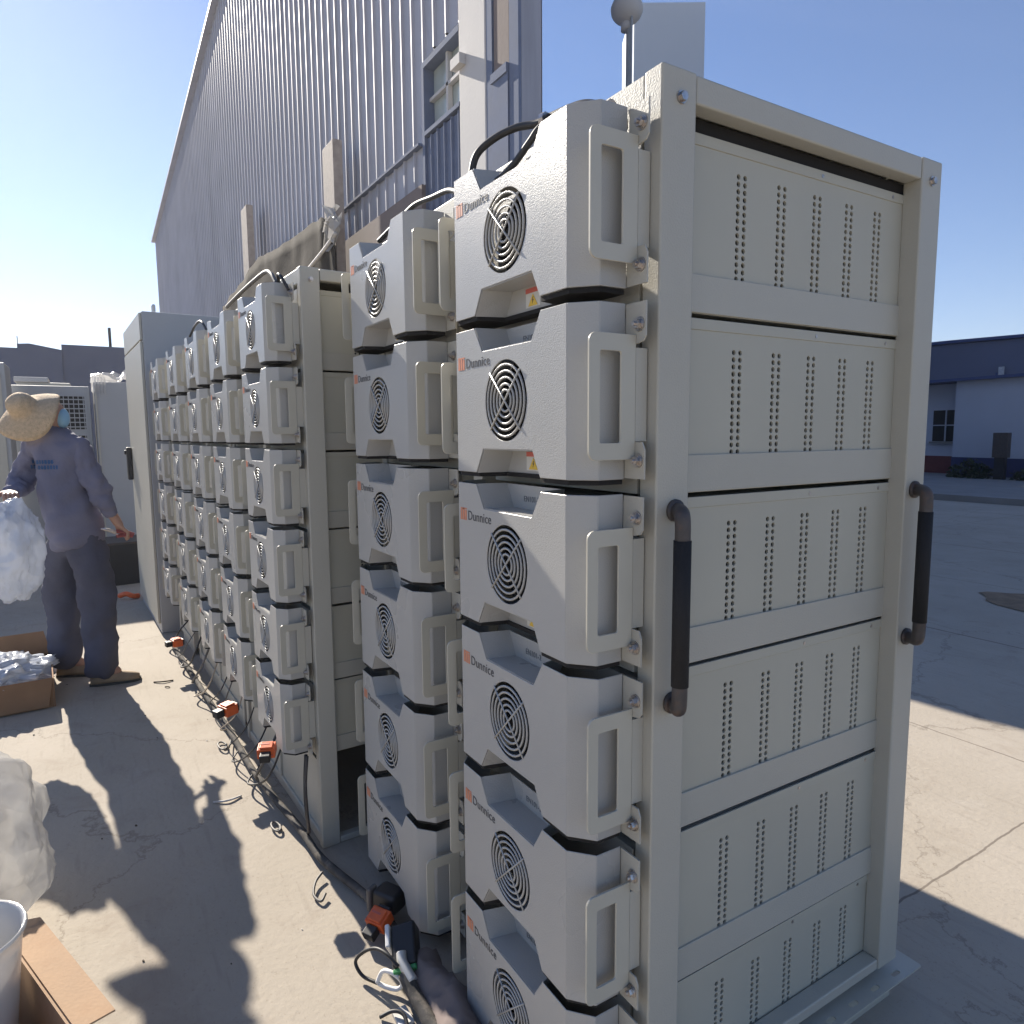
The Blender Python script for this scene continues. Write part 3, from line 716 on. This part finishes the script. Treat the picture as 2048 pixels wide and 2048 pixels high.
b = MB(); b.box(.001, .012, -.45, .06, .1, 2.0); b.build('door', 'paint', sd)
wc = empty('white_unit', (-9.2, -1.10, GZ)); tag(wc, 'white boxy unit showing between the hat and the louvred cabinet', 'cabinet')
b = MB(); b.box(-.6, 0, -.32, .22, 0, 2.02); b.build('body', 'paint', wc, bevel=.01)
b = MB(); b.box(-.62, .02, -.34, .0, 2.02, 2.08); b.build('cap', 'plaster', wc, bevel=.01)
# black crate and small tools beside the tall cabinet
cr = empty('black_crate', (-6.75, -.50, GZ), .1); tag(cr, 'black open crate on the ground past the tall cabinet', 'crate')
b = MB()
for a in ((-.25, .25, -.20, -.18, 0, .38), (-.25, .25, .18, .20, 0, .38), (-.25, -.23, -.179, .179, 0, .38), (.23, .25, -.179, .179, 0, .38), (-.229, .229, -.179, .179, .005, .02)): b.box(*a)
b.build('shell', 'black', cr)
b = MB(); b.box(-.26, .26, -.21, .21, .381, .40); b.build('rim', 'bracket', cr)
b = MB(); b.tube(smooth_path([(-5.85, -.62, GZ+.03), (-5.80, -.57, GZ+.05), (-5.78, -.52, GZ+.03), (-5.82, -.48, GZ+.02)], 5), .022, 8); tag(b.build('hand_tool', 'connector', smooth=True), 'small red-handled tool on the sunlit concrete past the worker', 'tool')

# ------------------------------------------------------------------ worker
def skin(name, verts, edges, radii, m, parent, sub=2, root=0, disp=0, dscale=.12):
    me = bpy.data.meshes.new(name); me.from_pydata(verts, edges, []); me.materials.append(M[m])
    o = bpy.data.objects.new(name, me); C.objects.link(o); o.parent = parent
    md = o.modifiers.new('skin', 'SKIN'); md.use_smooth_shade = True; md.branch_smoothing = .6
    for i, r in enumerate(radii):
        sv = me.skin_vertices[0].data[i]; sv.radius = r if isinstance(r, tuple) else (r, r); sv.use_root = (i == root)
    md = o.modifiers.new('sub', 'SUBSURF'); md.levels = md.render_levels = sub
    if disp:
        t = bpy.data.textures.new(name+'_folds', 'CLOUDS'); t.noise_scale = dscale; t.noise_depth = 3
        dm = o.modifiers.new('d', 'DISPLACE'); dm.texture = t; dm.strength = disp; dm.mid_level = .5; dm.texture_coords = 'GLOBAL'
    return o
WX, WY = -3.62, -.90
per = empty('person', (0, 0, 0))
tag(per, 'worker in navy overalls, straw hat and blue mask, seen from behind beside the racks', 'person')
gz = GZ
bv = [(-3.62,-.87,.84), (-3.60,-.89,1.05), (-3.585,-.92,1.25), (-3.575,-.945,1.36), (-3.57,-.945,1.40), (-3.57,-.935,1.455), (-3.57,-.945,1.52),
      (-3.50,-.82,1.30), (-3.475,-.765,1.10), (-3.495,-.70,.93), (-3.505,-.678,.88),
      (-3.68,-1.04,1.30), (-3.69,-1.095,1.09), (-3.59,-1.12,1.03), (-3.52,-1.13,1.04),
      (-3.57,-.80,.76), (-3.56,-.785,.44), (-3.57,-.79,.06), (-3.55,-.70,-.005),
      (-3.69,-.94,.76), (-3.74,-.955,.44), (-3.84,-.97,.08), (-3.80,-.87,.0)]
be = [(0,1),(1,2),(2,3),(3,4),(4,5),(5,6),(2,7),(7,8),(8,9),(9,10),(2,11),(11,12),(12,13),(13,14),(0,15),(15,16),(16,17),(17,18),(0,19),(19,20),(20,21),(21,22)]
br = [.10,.08,.07,.05,.065,.082,.07,.034,.034,.028,.03,.034,.034,.028,.03,.075,.055,.038,.03,.075,.055,.038,.03]
def fingers(c, d, side, curl, base_i):
    c = Vector(c); d = Vector(d).normalized(); s = Vector(side).normalized(); k = Vector(curl).normalized()
    for j, L_ in enumerate((.066, .074, .070, .055)):
        p0 = c+s*(-.027+.018*j); p1 = p0+d*L_*.5; p2 = p1+(d*.55+k*.8).normalized()*L_*.38; p3 = p2+(k*.9-d*.2).normalized()*L_*.3
        i = len(bv); bv.extend([tuple(p0), tuple(p1), tuple(p2), tuple(p3)]); be.extend([(base_i, i), (i, i+1), (i+1, i+2), (i+2, i+3)]); br.extend([.0105, .0095, .009, .0075])
    i = len(bv); p = c-s*.03-d*.03; bv.extend([tuple(p), tuple(p-s*.022+d*.018+k*.012), tuple(p-s*.024+d*.042+k*.028)]); be.extend([(base_i, i), (i, i+1), (i+1, i+2)]); br.extend([.013, .011, .009])
bv.append((-3.51,-.663,.845)); be.append((10, len(bv)-1)); br.append((.034)); fingers((-3.51,-.646,.825), (.0,.75,-.65), (1,.1,0), (0,-.5,-.85), len(bv)-1)
bv.append((-3.485,-1.13,1.045)); be.append((14, len(bv)-1)); br.append(.034); fingers((-3.465,-1.13,1.045), (.9,.1,-.1), (0,1,0), (-.2,0,-.95), len(bv)-1)
body = skin('body', bv, be, br, 'skin', per, sub=1)
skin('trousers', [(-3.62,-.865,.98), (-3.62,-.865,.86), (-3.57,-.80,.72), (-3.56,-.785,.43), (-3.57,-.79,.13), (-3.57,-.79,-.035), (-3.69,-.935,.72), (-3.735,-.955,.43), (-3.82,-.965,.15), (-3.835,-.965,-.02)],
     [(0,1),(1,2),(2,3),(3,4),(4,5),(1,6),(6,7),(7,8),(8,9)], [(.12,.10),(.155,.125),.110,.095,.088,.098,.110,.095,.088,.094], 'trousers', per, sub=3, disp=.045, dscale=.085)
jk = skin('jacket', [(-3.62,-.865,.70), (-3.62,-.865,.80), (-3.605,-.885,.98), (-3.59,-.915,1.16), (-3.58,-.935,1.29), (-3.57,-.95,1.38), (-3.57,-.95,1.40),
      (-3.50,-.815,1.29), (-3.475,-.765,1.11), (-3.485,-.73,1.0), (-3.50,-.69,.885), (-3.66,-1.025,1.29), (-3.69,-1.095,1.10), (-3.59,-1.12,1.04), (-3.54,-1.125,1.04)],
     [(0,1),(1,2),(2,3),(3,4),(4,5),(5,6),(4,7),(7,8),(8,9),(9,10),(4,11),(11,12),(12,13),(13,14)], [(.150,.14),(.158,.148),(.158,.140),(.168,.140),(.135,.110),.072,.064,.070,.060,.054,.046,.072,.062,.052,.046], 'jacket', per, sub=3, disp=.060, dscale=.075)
# lettering rows on the back
b = MB(); rnd = random.Random(3)
for r_, (z, y0, y1) in enumerate(((1.200, -1.035, -.945), (1.172, -1.045, -.925))):
    y = y0
    while y < y1:
        w = rnd.uniform(.006, .010); b.box(-3.4885+.02*(r_ == 9), -3.487, y, y+w, z-.010, z+.010); b.box(-3.4885, -3.4865, y-.001, y+w+.002, z-.003+rnd.uniform(-.005, .005), z+.001); y += w+.0045
# project roughly on the jacket: follow its curve
LETTER = b
# straw hat
hb = MB(); prof = [(.002, .115), (.04, .113), (.07, .10), (.088, .07), (.097, .03), (.103, .0), (.14, -.012), (.18, -.030), (.215, -.055), (.235, -.075)]
ns = 40; rings = []
for r_, z in prof:
    ring = []
    for i in range(ns):
        a = 2*PI*i/ns; wv = (r_/.235)**2.5
        ring.append(hb.bm.verts.new((r_*math.cos(a), r_*math.sin(a), z+wv*(.028*math.sin(2*a+.6)+.014*math.sin(3*a+1)))))
    rings.append(ring)
for k in range(len(rings)-1):
    for i in range(ns): hb.bm.faces.new((rings[k][i], rings[k][(i+1) % ns], rings[k+1][(i+1) % ns], rings[k+1][i]))
hb.bm.faces.new(rings[0][::-1])
nz_ = Vector((.58, -.50, .64)).normalized(); hm = Matrix.Translation((-3.53, -1.045, 1.475)) @ nz_.to_track_quat('Z', 'Y').to_matrix().to_4x4() @ Matrix.Scale(.70, 4)
for v in hb.bm.verts: v.co = hm @ v.co
o = hb.build('straw_hat', 'straw', per, smooth=True); md = o.modifiers.new('s', 'SOLIDIFY'); md.thickness = .004
b = MB(); b.sphere((-3.585, -.955, 1.455), .082, 18, 12, (.95, 1.0, 1.08))
b.build('hair', 'hair', per, smooth=True)
b = MB(); b.sphere((-3.560, -.888, 1.428), .060, 18, 12, (.80, .62, .92)); b.build('face_mask', 'mask', per, smooth=True)
for (c, d, nm) in (((-3.56, -.735, GZ), (.12, .99), 'shoe'), ((-3.815, -.90, GZ), (.35, .93), 'shoe')):
    b = MB(); d = Vector((d[0], d[1], 0)).normalized(); s_ = Vector((d.y, -d.x, 0)); c = Vector(c)
    secs = [(-.115, .028, .055), (-.08, .036, .075), (-.02, .036, .078), (.04, .043, .062), (.09, .042, .050), (.125, .026, .036)]
    rr_ = []
    for t, w, h in secs:
        p = c+d*t; rr_.append([b.bm.verts.new(p+s_*(w*q)+Vector((0, 0, z))) for q, z in ((-1, .012), (-1.0, h*.5), (-.6, h*.92), (0, h), (.6, h*.92), (1, h*.5), (1, .012))])
    for i in range(len(rr_)-1):
        for j in range(6): b.bm.faces.new((rr_[i][j], rr_[i][j+1], rr_[i+1][j+1], rr_[i+1][j]))
        b.bm.faces.new((rr_[i][6], rr_[i][0], rr_[i+1][0], rr_[i+1][6]))
    b.bm.faces.new(rr_[0]); b.bm.faces.new(rr_[-1][::-1])
    sh = b.build('shoe', 'shoe', per, smooth=True)
    b = MB(); L_ = [c+d*t+s_*w for t, w in ((-.12, -.025), (-.08, -.040), (.04, -.047), (.10, -.044), (.132, -.022), (.132, .022), (.10, .044), (.04, .047), (-.08, .040), (-.12, .025))]
    b.prism([(p.x, p.y, GZ+.001) for p in L_], (0, 0, .013)); b.build('sole', 'sole', sh)
bpy.context.view_layer.update()
dg = bpy.context.evaluated_depsgraph_get(); je = jk.evaluated_get(dg)
for v in LETTER.bm.verts:
    lift = .0035 if v.co.x > -3.4875 else -.004
    hit, loc, nrm, fi = je.ray_cast(Vector((-2.5, v.co.y, v.co.z)), Vector((-1, 0, 0)))
    if hit: v.co.x = loc.x+lift
LETTER.build('back_lettering', 'logo_blue', jk)
# tool in the right hand
tl = empty('pliers', (-3.495, -.648, .80)); tag(tl, 'red-handled pliers held in the right hand of the worker', 'pliers')
b = MB(); b.tube([(.01, -.03, .015), (.0, .03, .0), (.0, .055, -.012)], .011, 8); b.tube([(.01, -.03, -.012), (.0, .03, -.01), (.0, .05, -.02)], .010, 8); b.build('grip', 'glove', tl)
b = MB(); b.tube([(.01, -.03, .008), (.012, -.075, .028), (.012, -.10, .034)], [.011, .009, .004], 8); b.build('jaw', 'steel', tl)

# ------------------------------------------------------------------ plastic bags, boxes
def blob(name, c, r, m, label, cat, seed=0, amp=.22, freq=2.2, sub=5, fine=.03, flat=None):
    b = MB(); bmesh.ops.create_icosphere(b.bm, subdivisions=sub, radius=1)
    for v in b.bm.verts:
        n = v.co.normalized()
        d = 1+amp*noise.noise(n*freq+Vector((seed, 0, 0)))+amp*.5*abs(noise.noise(n*freq*2.7+Vector((0, seed, 0))))+fine*(1-abs(noise.noise(Vector((n.x*5, n.y*5, n.z*1.4))+Vector((seed,)*3)))*4)+fine*.35*(1-abs(noise.noise(Vector((n.x*11+n.z*2, n.y*11, n.z*3))+Vector((seed,)*3)))*4)
        v.co = Vector((c[0]+n.x*r[0]*d, c[1]+n.y*r[1]*d, c[2]+n.z*r[2]*d))
        if flat is not None and v.co.z < flat: v.co.z = flat+.0*v.co.z
    o = b.build(name, m, smooth=True); tag(o, label, cat); return o
blob('plastic_bag', (-3.34, -1.135, .765), (.13, .13, .25), 'filmblue', 'bluish translucent plastic bag hanging from the left hand of the worker', 'plastic bag', 4)
blob('film_bundle', (-1.44, -1.205, .20), (.25, .245, .28), 'film', 'big bundle of clear plastic film in the lower left, behind the white tub', 'plastic bag', 9, amp=.18, flat=GZ)

def open_box(name, c, rz, sx, sy, h, label, flaps, m='card'):
    R = empty(name, c, rz); tag(R, label, 'cardboard box'); t = .006
    b = MB(); b.box(-sx, sx, -sy, -sy+t, 0, h); b.box(-sx, sx, sy-t, sy, 0, h); b.box(-sx, -sx+t, -sy+t+.001, sy-t-.001, 0, h); b.box(sx-t, sx, -sy+t+.001, sy-t-.001, 0, h); b.box(-sx+t+.001, sx-t-.001, -sy+t+.001, sy-t-.001, .004, .010)
    b.build('carton', m, R)
    for side, ln, ang in flaps:
        a = math.radians(ang); dz = math.sin(a)*ln; dx = math.cos(a)*ln
        b = MB()
        if side in '+x-x' and side[1] == 'x':
            s = 1 if side[0] == '+' else -1; x = s*sx
            q = [(x, -sy+.004, h), (x, sy-.004, h), (x+s*dx, sy-.03, h+dz), (x+s*dx, -sy+.03, h+dz)]
        else:
            s = 1 if side[0] == '+' else -1; y = s*sy
            q = [(-sx+.004, y, h), (sx-.004, y, h), (sx-.02, y+s*dx, h+dz), (-sx+.02, y+s*dx, h+dz)]
        b.prism(q, (0, 0, .004)); b.build('flap', m, R)
    return R
# front carton, lower left
ang = math.atan2(.143, .409)
fx, fy = -.745, -.885
ca, sa = math.cos(ang), math.sin(ang)
open_box('cardboard_box', (-.770, -1.140, GZ), ang, .235, .19, .25, 'open brown cardboard box in the lower left corner, sunlit flap turned out', [('+y', .075, -12), ('-x', .10, 30), ('+x', .10, -30)])
open_box('cardboard_box', (-3.58, -1.29, GZ), .05, .27, .27, .15, 'shade-darkened brown open carton full of plastic film beside the feet of the worker', [('-x', .12, 70), ('+x', .14, -80)], 'card_shaded')
blob('film_bundle', (-3.56, -1.27, .09), (.22, .22, .085), 'filmblue', 'crumpled film packed inside the carton beside the feet of the worker', 'plastic film', 21, amp=.4, freq=4, fine=.08)
# white tub
tb = empty('white_tub', (-.795, -1.078, .290)); tag(tb, 'milky white plastic tub with rolled rim in the lower left corner', 'tub')
b = MB(); n = 32; pr = [(.070, -.325), (.09, -.12), (.105, .02), (.112, .055), (.117, .058), (.114, .066), (.108, .058), (.10, .02), (.085, -.12), (.065, -.318)]
rg = [[b.bm.verts.new((r_*math.cos(2*PI*i/n), r_*math.sin(2*PI*i/n), z)) for i in range(n)] for r_, z in pr]
for k in range(len(rg)-1):
    for i in range(n): b.bm.faces.new((rg[k][i], rg[k][(i+1) % n], rg[k+1][(i+1) % n], rg[k+1][i]))
b.bm.faces.new(rg[0][::-1]); b.bm.faces.new(rg[-1])
b.build('tub', 'bucket', tb, smooth=True)
tb.rotation_euler = (0, 0, 0)

# ------------------------------------------------------------------ cables and connectors
def cable(pts, r, m, label, name='cable', cat='cable', group=None, n=7):
    b = MB(); b.tube(smooth_path(pts, n), r, 8); return tag(b.build(name, m, smooth=True), label, cat, group)
# over the nearest column
cable([(-.43,-.085,1.820), (-.445,-.095,1.845), (-.435,-.09,1.885), (-.40,-.07,1.908), (-.35,-.05,1.915), (-.30,-.035,1.908), (-.245,-.03,1.905), (-.17,-.025,1.895), (-.11,-.02,1.868)], .0075, 'cable', 'black cable arching over the top of the nearest module column')
cable([(-.43,-.083,1.818), (-.385,-.075,1.822), (-.335,-.065,1.840), (-.295,-.055,1.868), (-.265,-.045,1.890), (-.20,-.028,1.893), (-.12,-.02,1.862)], .0065, 'cable', 'thinner black cable looping through the notch atop the nearest column')
b = MB(); b.cyl((-.265,-.045,1.897), (-.255,-.042,1.897), .014, 10); b.cyl((-.105,-.022,1.864), (-.095,-.022,1.864), .012, 10); b.build('x', 'steel'); bpy.data.objects['x'].name = 'cable_clip'; tag(bpy.data.objects['cable_clip'], 'small metal clips on the black cable atop the nearest column', 'clip')
cable([(-1.06,-.06,1.865), (-.98,-.03,1.905), (-.90,-.02,1.925), (-.80,-.015,1.918), (-.70,-.02,1.905), (-.62,-.03,1.875)], .007, 'cable', 'black cable across the top of the second column')
cable([(-1.45,-.25,1.80), (-1.52,-.25,1.845), (-1.60,-.25,1.865), (-1.75,-.26,1.86), (-1.95,-.27,1.85), (-2.15,-.28,1.835)], .007, 'cable_grey', 'grey cable lying along the top of the third column')
cable([(-1.37,-.235,1.77), (-1.39,-.25,1.81), (-1.43,-.25,1.825), (-1.46,-.24,1.80)], .005, 'cable', 'short black cable hook at the top corner of the second rack')
cable([(-2.75,-.27,1.82), (-2.85,-.28,1.875), (-3.05,-.28,1.88), (-3.2,-.29,1.84)], .006, 'cable', 'dark cable bridging the tops of the farther columns')

def connector(p, rz, label, sc=1.0, tilt=0):
    R = empty('power_connector', p, rz); R.rotation_euler = (tilt, 0, rz); R.scale = (sc,)*3
    tag(R, label, 'connector', 'orange power connectors at the foot of the racks')
    b = MB(); b.box(-.030, .030, -.024, .024, -.018, .018); b.box(-.022, .022, -.019, .019, .018, .024); b.build('body', 'connector', R, bevel=.005)
    b = MB(); b.box(-.018, .018, -.055, -.0245, -.014, .014); b.build('gland', 'black', R, bevel=.004)
    b = MB(); b.box(-.021, .021, .0245, .034, -.016, .016); b.build('locking_ring', 'black', R, bevel=.004)
    b = MB(); b.box(-.024, .024, -.0255, -.0245, -.006, -.002); b.box(-.020, .010, .0005, .006, .0241, .0250); b.build('slot', 'red', R)
    return R
connector((-.862, -.190, .000), .5, 'orange power connector with black gland under the second column', 1.0, .4)
connector((-1.47, -.345, .285), 1.2, 'red-orange connector block hanging under the third column, grey lead behind it', .95, .2)
connector((-2.10, -.365, .215), .4, 'orange connector capped in white and black under the fourth column', 1.1, .1)
connector((-3.55, -.41, .13), .2, 'farthest red connector on the floor under the sixth column', 1.1, 0)
# black relay box, grey terminal and cable joints under B
rb = empty('junction_box', (-.915, -.140, .010), .5); rb.scale = (1.2, 1.2, 1.2); tag(rb, 'black plastic junction box tucked under the second column', 'junction box')
b = MB(); b.box(-.034, .034, -.026, .026, -.022, .026); b.build('case', 'black', rb, bevel=.01)
b = MB(); b.box(-.048, -.0345, -.030, .0, -.032, .028); b.build('lever', 'cable_grey', rb, bevel=.006)
jt = empty('cable_joint', (-.690, -.185, .030), -.5); jt.rotation_euler = (.3, .45, -.35); tag(jt, 'dark cable joint with a pale metal cap lying below the second column', 'cable joint')
b = MB(); b.box(-.055, .05, -.032, .032, -.03, .022); b.build('housing', 'black', jt, bevel=.008)
b = MB(); b.box(-.058, .0, -.045, -.0325, -.02, .028); b.build('cap', 'white', jt, bevel=.004)
b = MB(); b.box(.0505, .062, -.03, .03, -.026, .018); b.build('collar', 'green', jt, bevel=.003)
cable([(-.63,-.212,.012), (-.59,-.210,-.005), (-.54,-.206,-.018), (-.47,-.202,-.028), (-.34,-.195,-.030)], .018, 'loom', 'thick corrugated black conduit at the foot of the nearest column', 'conduit', 'conduit')
cable([(-.668,-.205,.040), (-.650,-.210,.030), (-.625,-.208,.020), (-.600,-.204,.010)], .013, 'pole', 'short bright metal sleeve leading into the black conduit', 'sleeve', 'pipe')
cable([(-.64,-.225,.03), (-.675,-.240,.045), (-.715,-.255,.040), (-.75,-.275,.015), (-.765,-.292,-.015), (-.735,-.285,-.035), (-.692,-.262,-.035)], .0045, 'cable', 'thin black wire looped out onto the concrete in front of the second column')
cable([(-.692,-.262,-.034), (-.685,-.250,-.005), (-.665,-.238,.004), (-.645,-.226,0), (-.640,-.215,-.02), (-.648,-.226,-.036), (-.670,-.245,-.038), (-.692,-.258,-.038)], .0055, 'white', 'white cable end bent in a ring by the black wire loop')
cable([(-.60,-.29,-.044), (-.585,-.262,-.03), (-.56,-.245,-.03), (-.52,-.25,-.044)], .0045, 'cable', 'thin dark wire at the bottom edge of the picture')
b = MB(); b.box(-.60, -.545, -.262, -.225, GZ+.001, GZ+.010); tag(b.build('paper_scrap', 'litter', bevel=.002), 'folded white paper scrap beside the conduit', 'paper')
b = MB(); nU = 24
gg = [[b.bm.verts.new((-.67+.30*i/nU, -.205+.11*j/8-.01*math.sin(i*.4), GZ+.03+.05*math.sin(PI*j/8)+.02*noise.noise(Vector((i*.5, j*.8, 0))))) for j in range(9)] for i in range(nU+1)]
for i in range(nU):
    for j in range(8): b.bm.faces.new((gg[i][j], gg[i+1][j], gg[i+1][j+1], gg[i][j+1]))
tag(b.build('cloth_wrap', 'brown', smooth=True), 'creased tan wrapping cloth bundled under the second column', 'cloth')
# long loom along the foot of the far row + loose leads
rp = lambda s, dy, z: (rowpt(s)[0], rowpt(s)[1]+dy, z)
cable([(-.80,-.15,-.03), (-1.0,-.17,-.03), (-1.25,-.235,-.02), (-1.45,-.25,-.015), (-1.7,-.275,-.02), (-2.0,-.30,-.02), (-2.4,-.31,-.02), (-2.9,-.335,-.02), (-3.5,-.36,-.02), (-4.1,-.39,-.02)], .0125, 'loom', 'thick dusty cable loom running along the foot of the far racks', 'cable_loom', 'cable loom')
rnd = random.Random(11)
desc = ['black', 'grey', 'tan', 'thin black', 'thin grey']
mats_ = ['cable', 'cable_grey', 'cable_tan', 'cable', 'cable_grey']
cnt = 0
for s0 in [0.05, .18, .33, .50, .72, .88, 1.05, 1.3, 1.5, 1.75, 2.0, 2.3]:
    for k in range(1):
        mi = rnd.randrange(5); s = s0+rnd.uniform(-.05, .05); ln = rnd.uniform(.18, .40)
        pts = [rp(s, -.02, .20+rnd.uniform(-.03, .05)), rp(s+rnd.uniform(-.03, .03), -.07, .12), rp(s+ln*.3, -.10+rnd.uniform(-.03, .02), .02), rp(s+ln*.6, -.08+rnd.uniform(-.05, .03), -.02), rp(s+ln, -.05+rnd.uniform(-.03, .03), -.03)]
        cable(pts, rnd.uniform(.0025, .0055), mats_[mi], 'loose %s lead in the cable tangle at the foot of the far racks' % desc[mi], 'loose_cable', 'cable', 'tangle of loose leads under the far racks'); cnt += 1
for (x, y, rr) in ((-1.56, -.31, .022), (-2.35, -.36, .028)):
    pts = [(x+rr*math.cos(a*.7)*(1+.1*a), y+rr*.6*math.sin(a*.7), GZ+.006+.0008*a) for a in range(12)]
    cable(pts, .004, 'cable_grey', 'small coil of grey wire in the cable tangle at the foot of the far racks', 'wire_coil', 'wire', 'small wire coils at the foot of the far racks')
# dark wires down the lower bay of the second rack
cable([(-1.40,-.235,.27), (-1.385,-.245,.20), (-1.37,-.25,.12), (-1.37,-.245,.04), (-1.39,-.24,.0), (-1.45,-.245,-.02)], .006, 'cable', 'black wire dropping down the lower front of the second rack')
cable([(-1.385,-.235,.27), (-1.37,-.248,.18), (-1.355,-.25,.09), (-1.36,-.245,.02)], .005, 'bracket', 'brown wire beside the post of the second rack')
cable([(-1.20,-.25,-.03), (-1.17,-.28,-.035), (-1.12,-.30,-.04), (-1.08,-.29,-.04), (-1.10,-.27,-.035)], .004, 'cable_grey', 'bent grey wire on the ground by the foot of the second rack')
# ground litter
def bit(x, y, l, a, m, r, label, cat='debris', bend=.2, group=None):
    pts = [(x-l/2*math.cos(a), y-l/2*math.sin(a), GZ+r), (x+bend*l*math.sin(a), y-bend*l*math.cos(a), GZ+r+.004), (x+l/2*math.cos(a), y+l/2*math.sin(a), GZ+r)]
    cable(pts, r, m, label, 'debris', cat, group)
bit(-3.42, -.50, .10, 1.3, 'scrap', .004, 'curved dark wire offcut on the sunlit concrete by the worker')
bit(-3.31, -.49, .03, .8, 'scrap', .003, 'tiny dark chip beside the curved wire offcut')
bit(-1.86, -.42, .10, 1.5, 'litter', .004, 'pale bent strip at the edge of the shadow of the hand')
for k in range(26):
    x = rnd.uniform(-5, -.7); y = rnd.uniform(-1.15, -.35); s_ = rnd.uniform(.0015, .004)
    b = MB(); b.prism([(x, y, GZ+.0005), (x+s_*2, y+s_*.5, GZ+.0005), (x+s_*1.6, y+s_*2, GZ+.0005), (x-s_*.4, y+s_*1.3, GZ+.0005)], (0, 0, s_))
    tag(b.build('chip', 'scrap' if k % 4 else 'litter'), 'tiny stone chip on the concrete aisle', 'chip', 'tiny chips scattered on the concrete aisle')

# ------------------------------------------------------------------ sunlit air
hzm = bpy.data.materials.new('haze_air'); hzm.use_nodes = True; hn = hzm.node_tree
for n_ in list(hn.nodes): hn.nodes.remove(n_)
ho = hn.nodes.new('ShaderNodeOutputMaterial'); hv_ = hn.nodes.new('ShaderNodeVolumePrincipled')
hv_.inputs['Color'].default_value = (.93, .95, 1, 1); hv_.inputs['Density'].default_value = .0012; hv_.inputs['Anisotropy'].default_value = .3
hn.links.new(hv_.outputs[0], ho.inputs['Volume']); M['haze_air'] = hzm
b = MB(); b.box(-401, 401, -401, 401, GZ-1, 39.5); hb_ = b.build('haze', 'haze_air'); hb_['kind'] = 'stuff'

# ------------------------------------------------------------------ camera, sun, sky
cam_d = bpy.data.cameras.new('camera'); cam = bpy.data.objects.new('camera', cam_d); C.objects.link(cam)
cam_d.sensor_width = 36; cam_d.lens = 36*1393.01165/2048; cam_d.clip_start = .02; cam_d.clip_end = 1500
r = Vector((.52302049, .8522861, -.00761401)); u = Vector((-.09178661, .06520331, .99364166)); f = Vector((-.84736343, .51899609, -.11233112))
mt = Matrix((( r.x, u.x, -f.x), (r.y, u.y, -f.y), (r.z, u.z, -f.z))).to_4x4(); mt.translation = Vector((.853273, -.802095, 1.329397))
cam.matrix_world = mt
bpy.context.scene.camera = cam
sd_ = bpy.data.lights.new('sun', 'SUN'); sd_.energy = 5.0; sd_.angle = math.radians(.53); sd_.color = (1, .92, .80)
so = bpy.data.objects.new('sun', sd_); C.objects.link(so)
tr = Vector((math.cos(EL)*math.cos(AZ), math.cos(EL)*math.sin(AZ), -math.sin(EL)))
so.rotation_euler = tr.to_track_quat('-Z', 'Y').to_euler()
w = bpy.data.worlds.new('World'); bpy.context.scene.world = w; w.use_nodes = True
nt = w.node_tree; bg = nt.nodes['Background']; sky = nt.nodes.new('ShaderNodeTexSky'); sky.sky_type = 'NISHITA'; sky.sun_disc = False
sky.sun_elevation = EL; sky.sun_rotation = math.radians(90)+math.pi-AZ if False else math.atan2(-tr.x, -tr.y)
sky.air_density = 1.0; sky.dust_density = .15; sky.ozone_density = 3.0; sky.altitude = 300
tint = nt.nodes.new('ShaderNodeMix'); tint.data_type = 'RGBA'; tint.blend_type = 'MULTIPLY'; tint.inputs['Factor'].default_value = 1; tint.inputs['B'].default_value = (.94, 1.0, 1.17, 1)
nt.links.new(sky.outputs[0], tint.inputs['A']); nt.links.new(tint.outputs['Result'], bg.inputs['Color']); bg.inputs['Strength'].default_value = .060
vs_ = bpy.context.scene.view_settings; vs_.view_transform = 'Standard'; vs_.look = 'None'; vs_.exposure = 1.1; vs_.gamma = 1
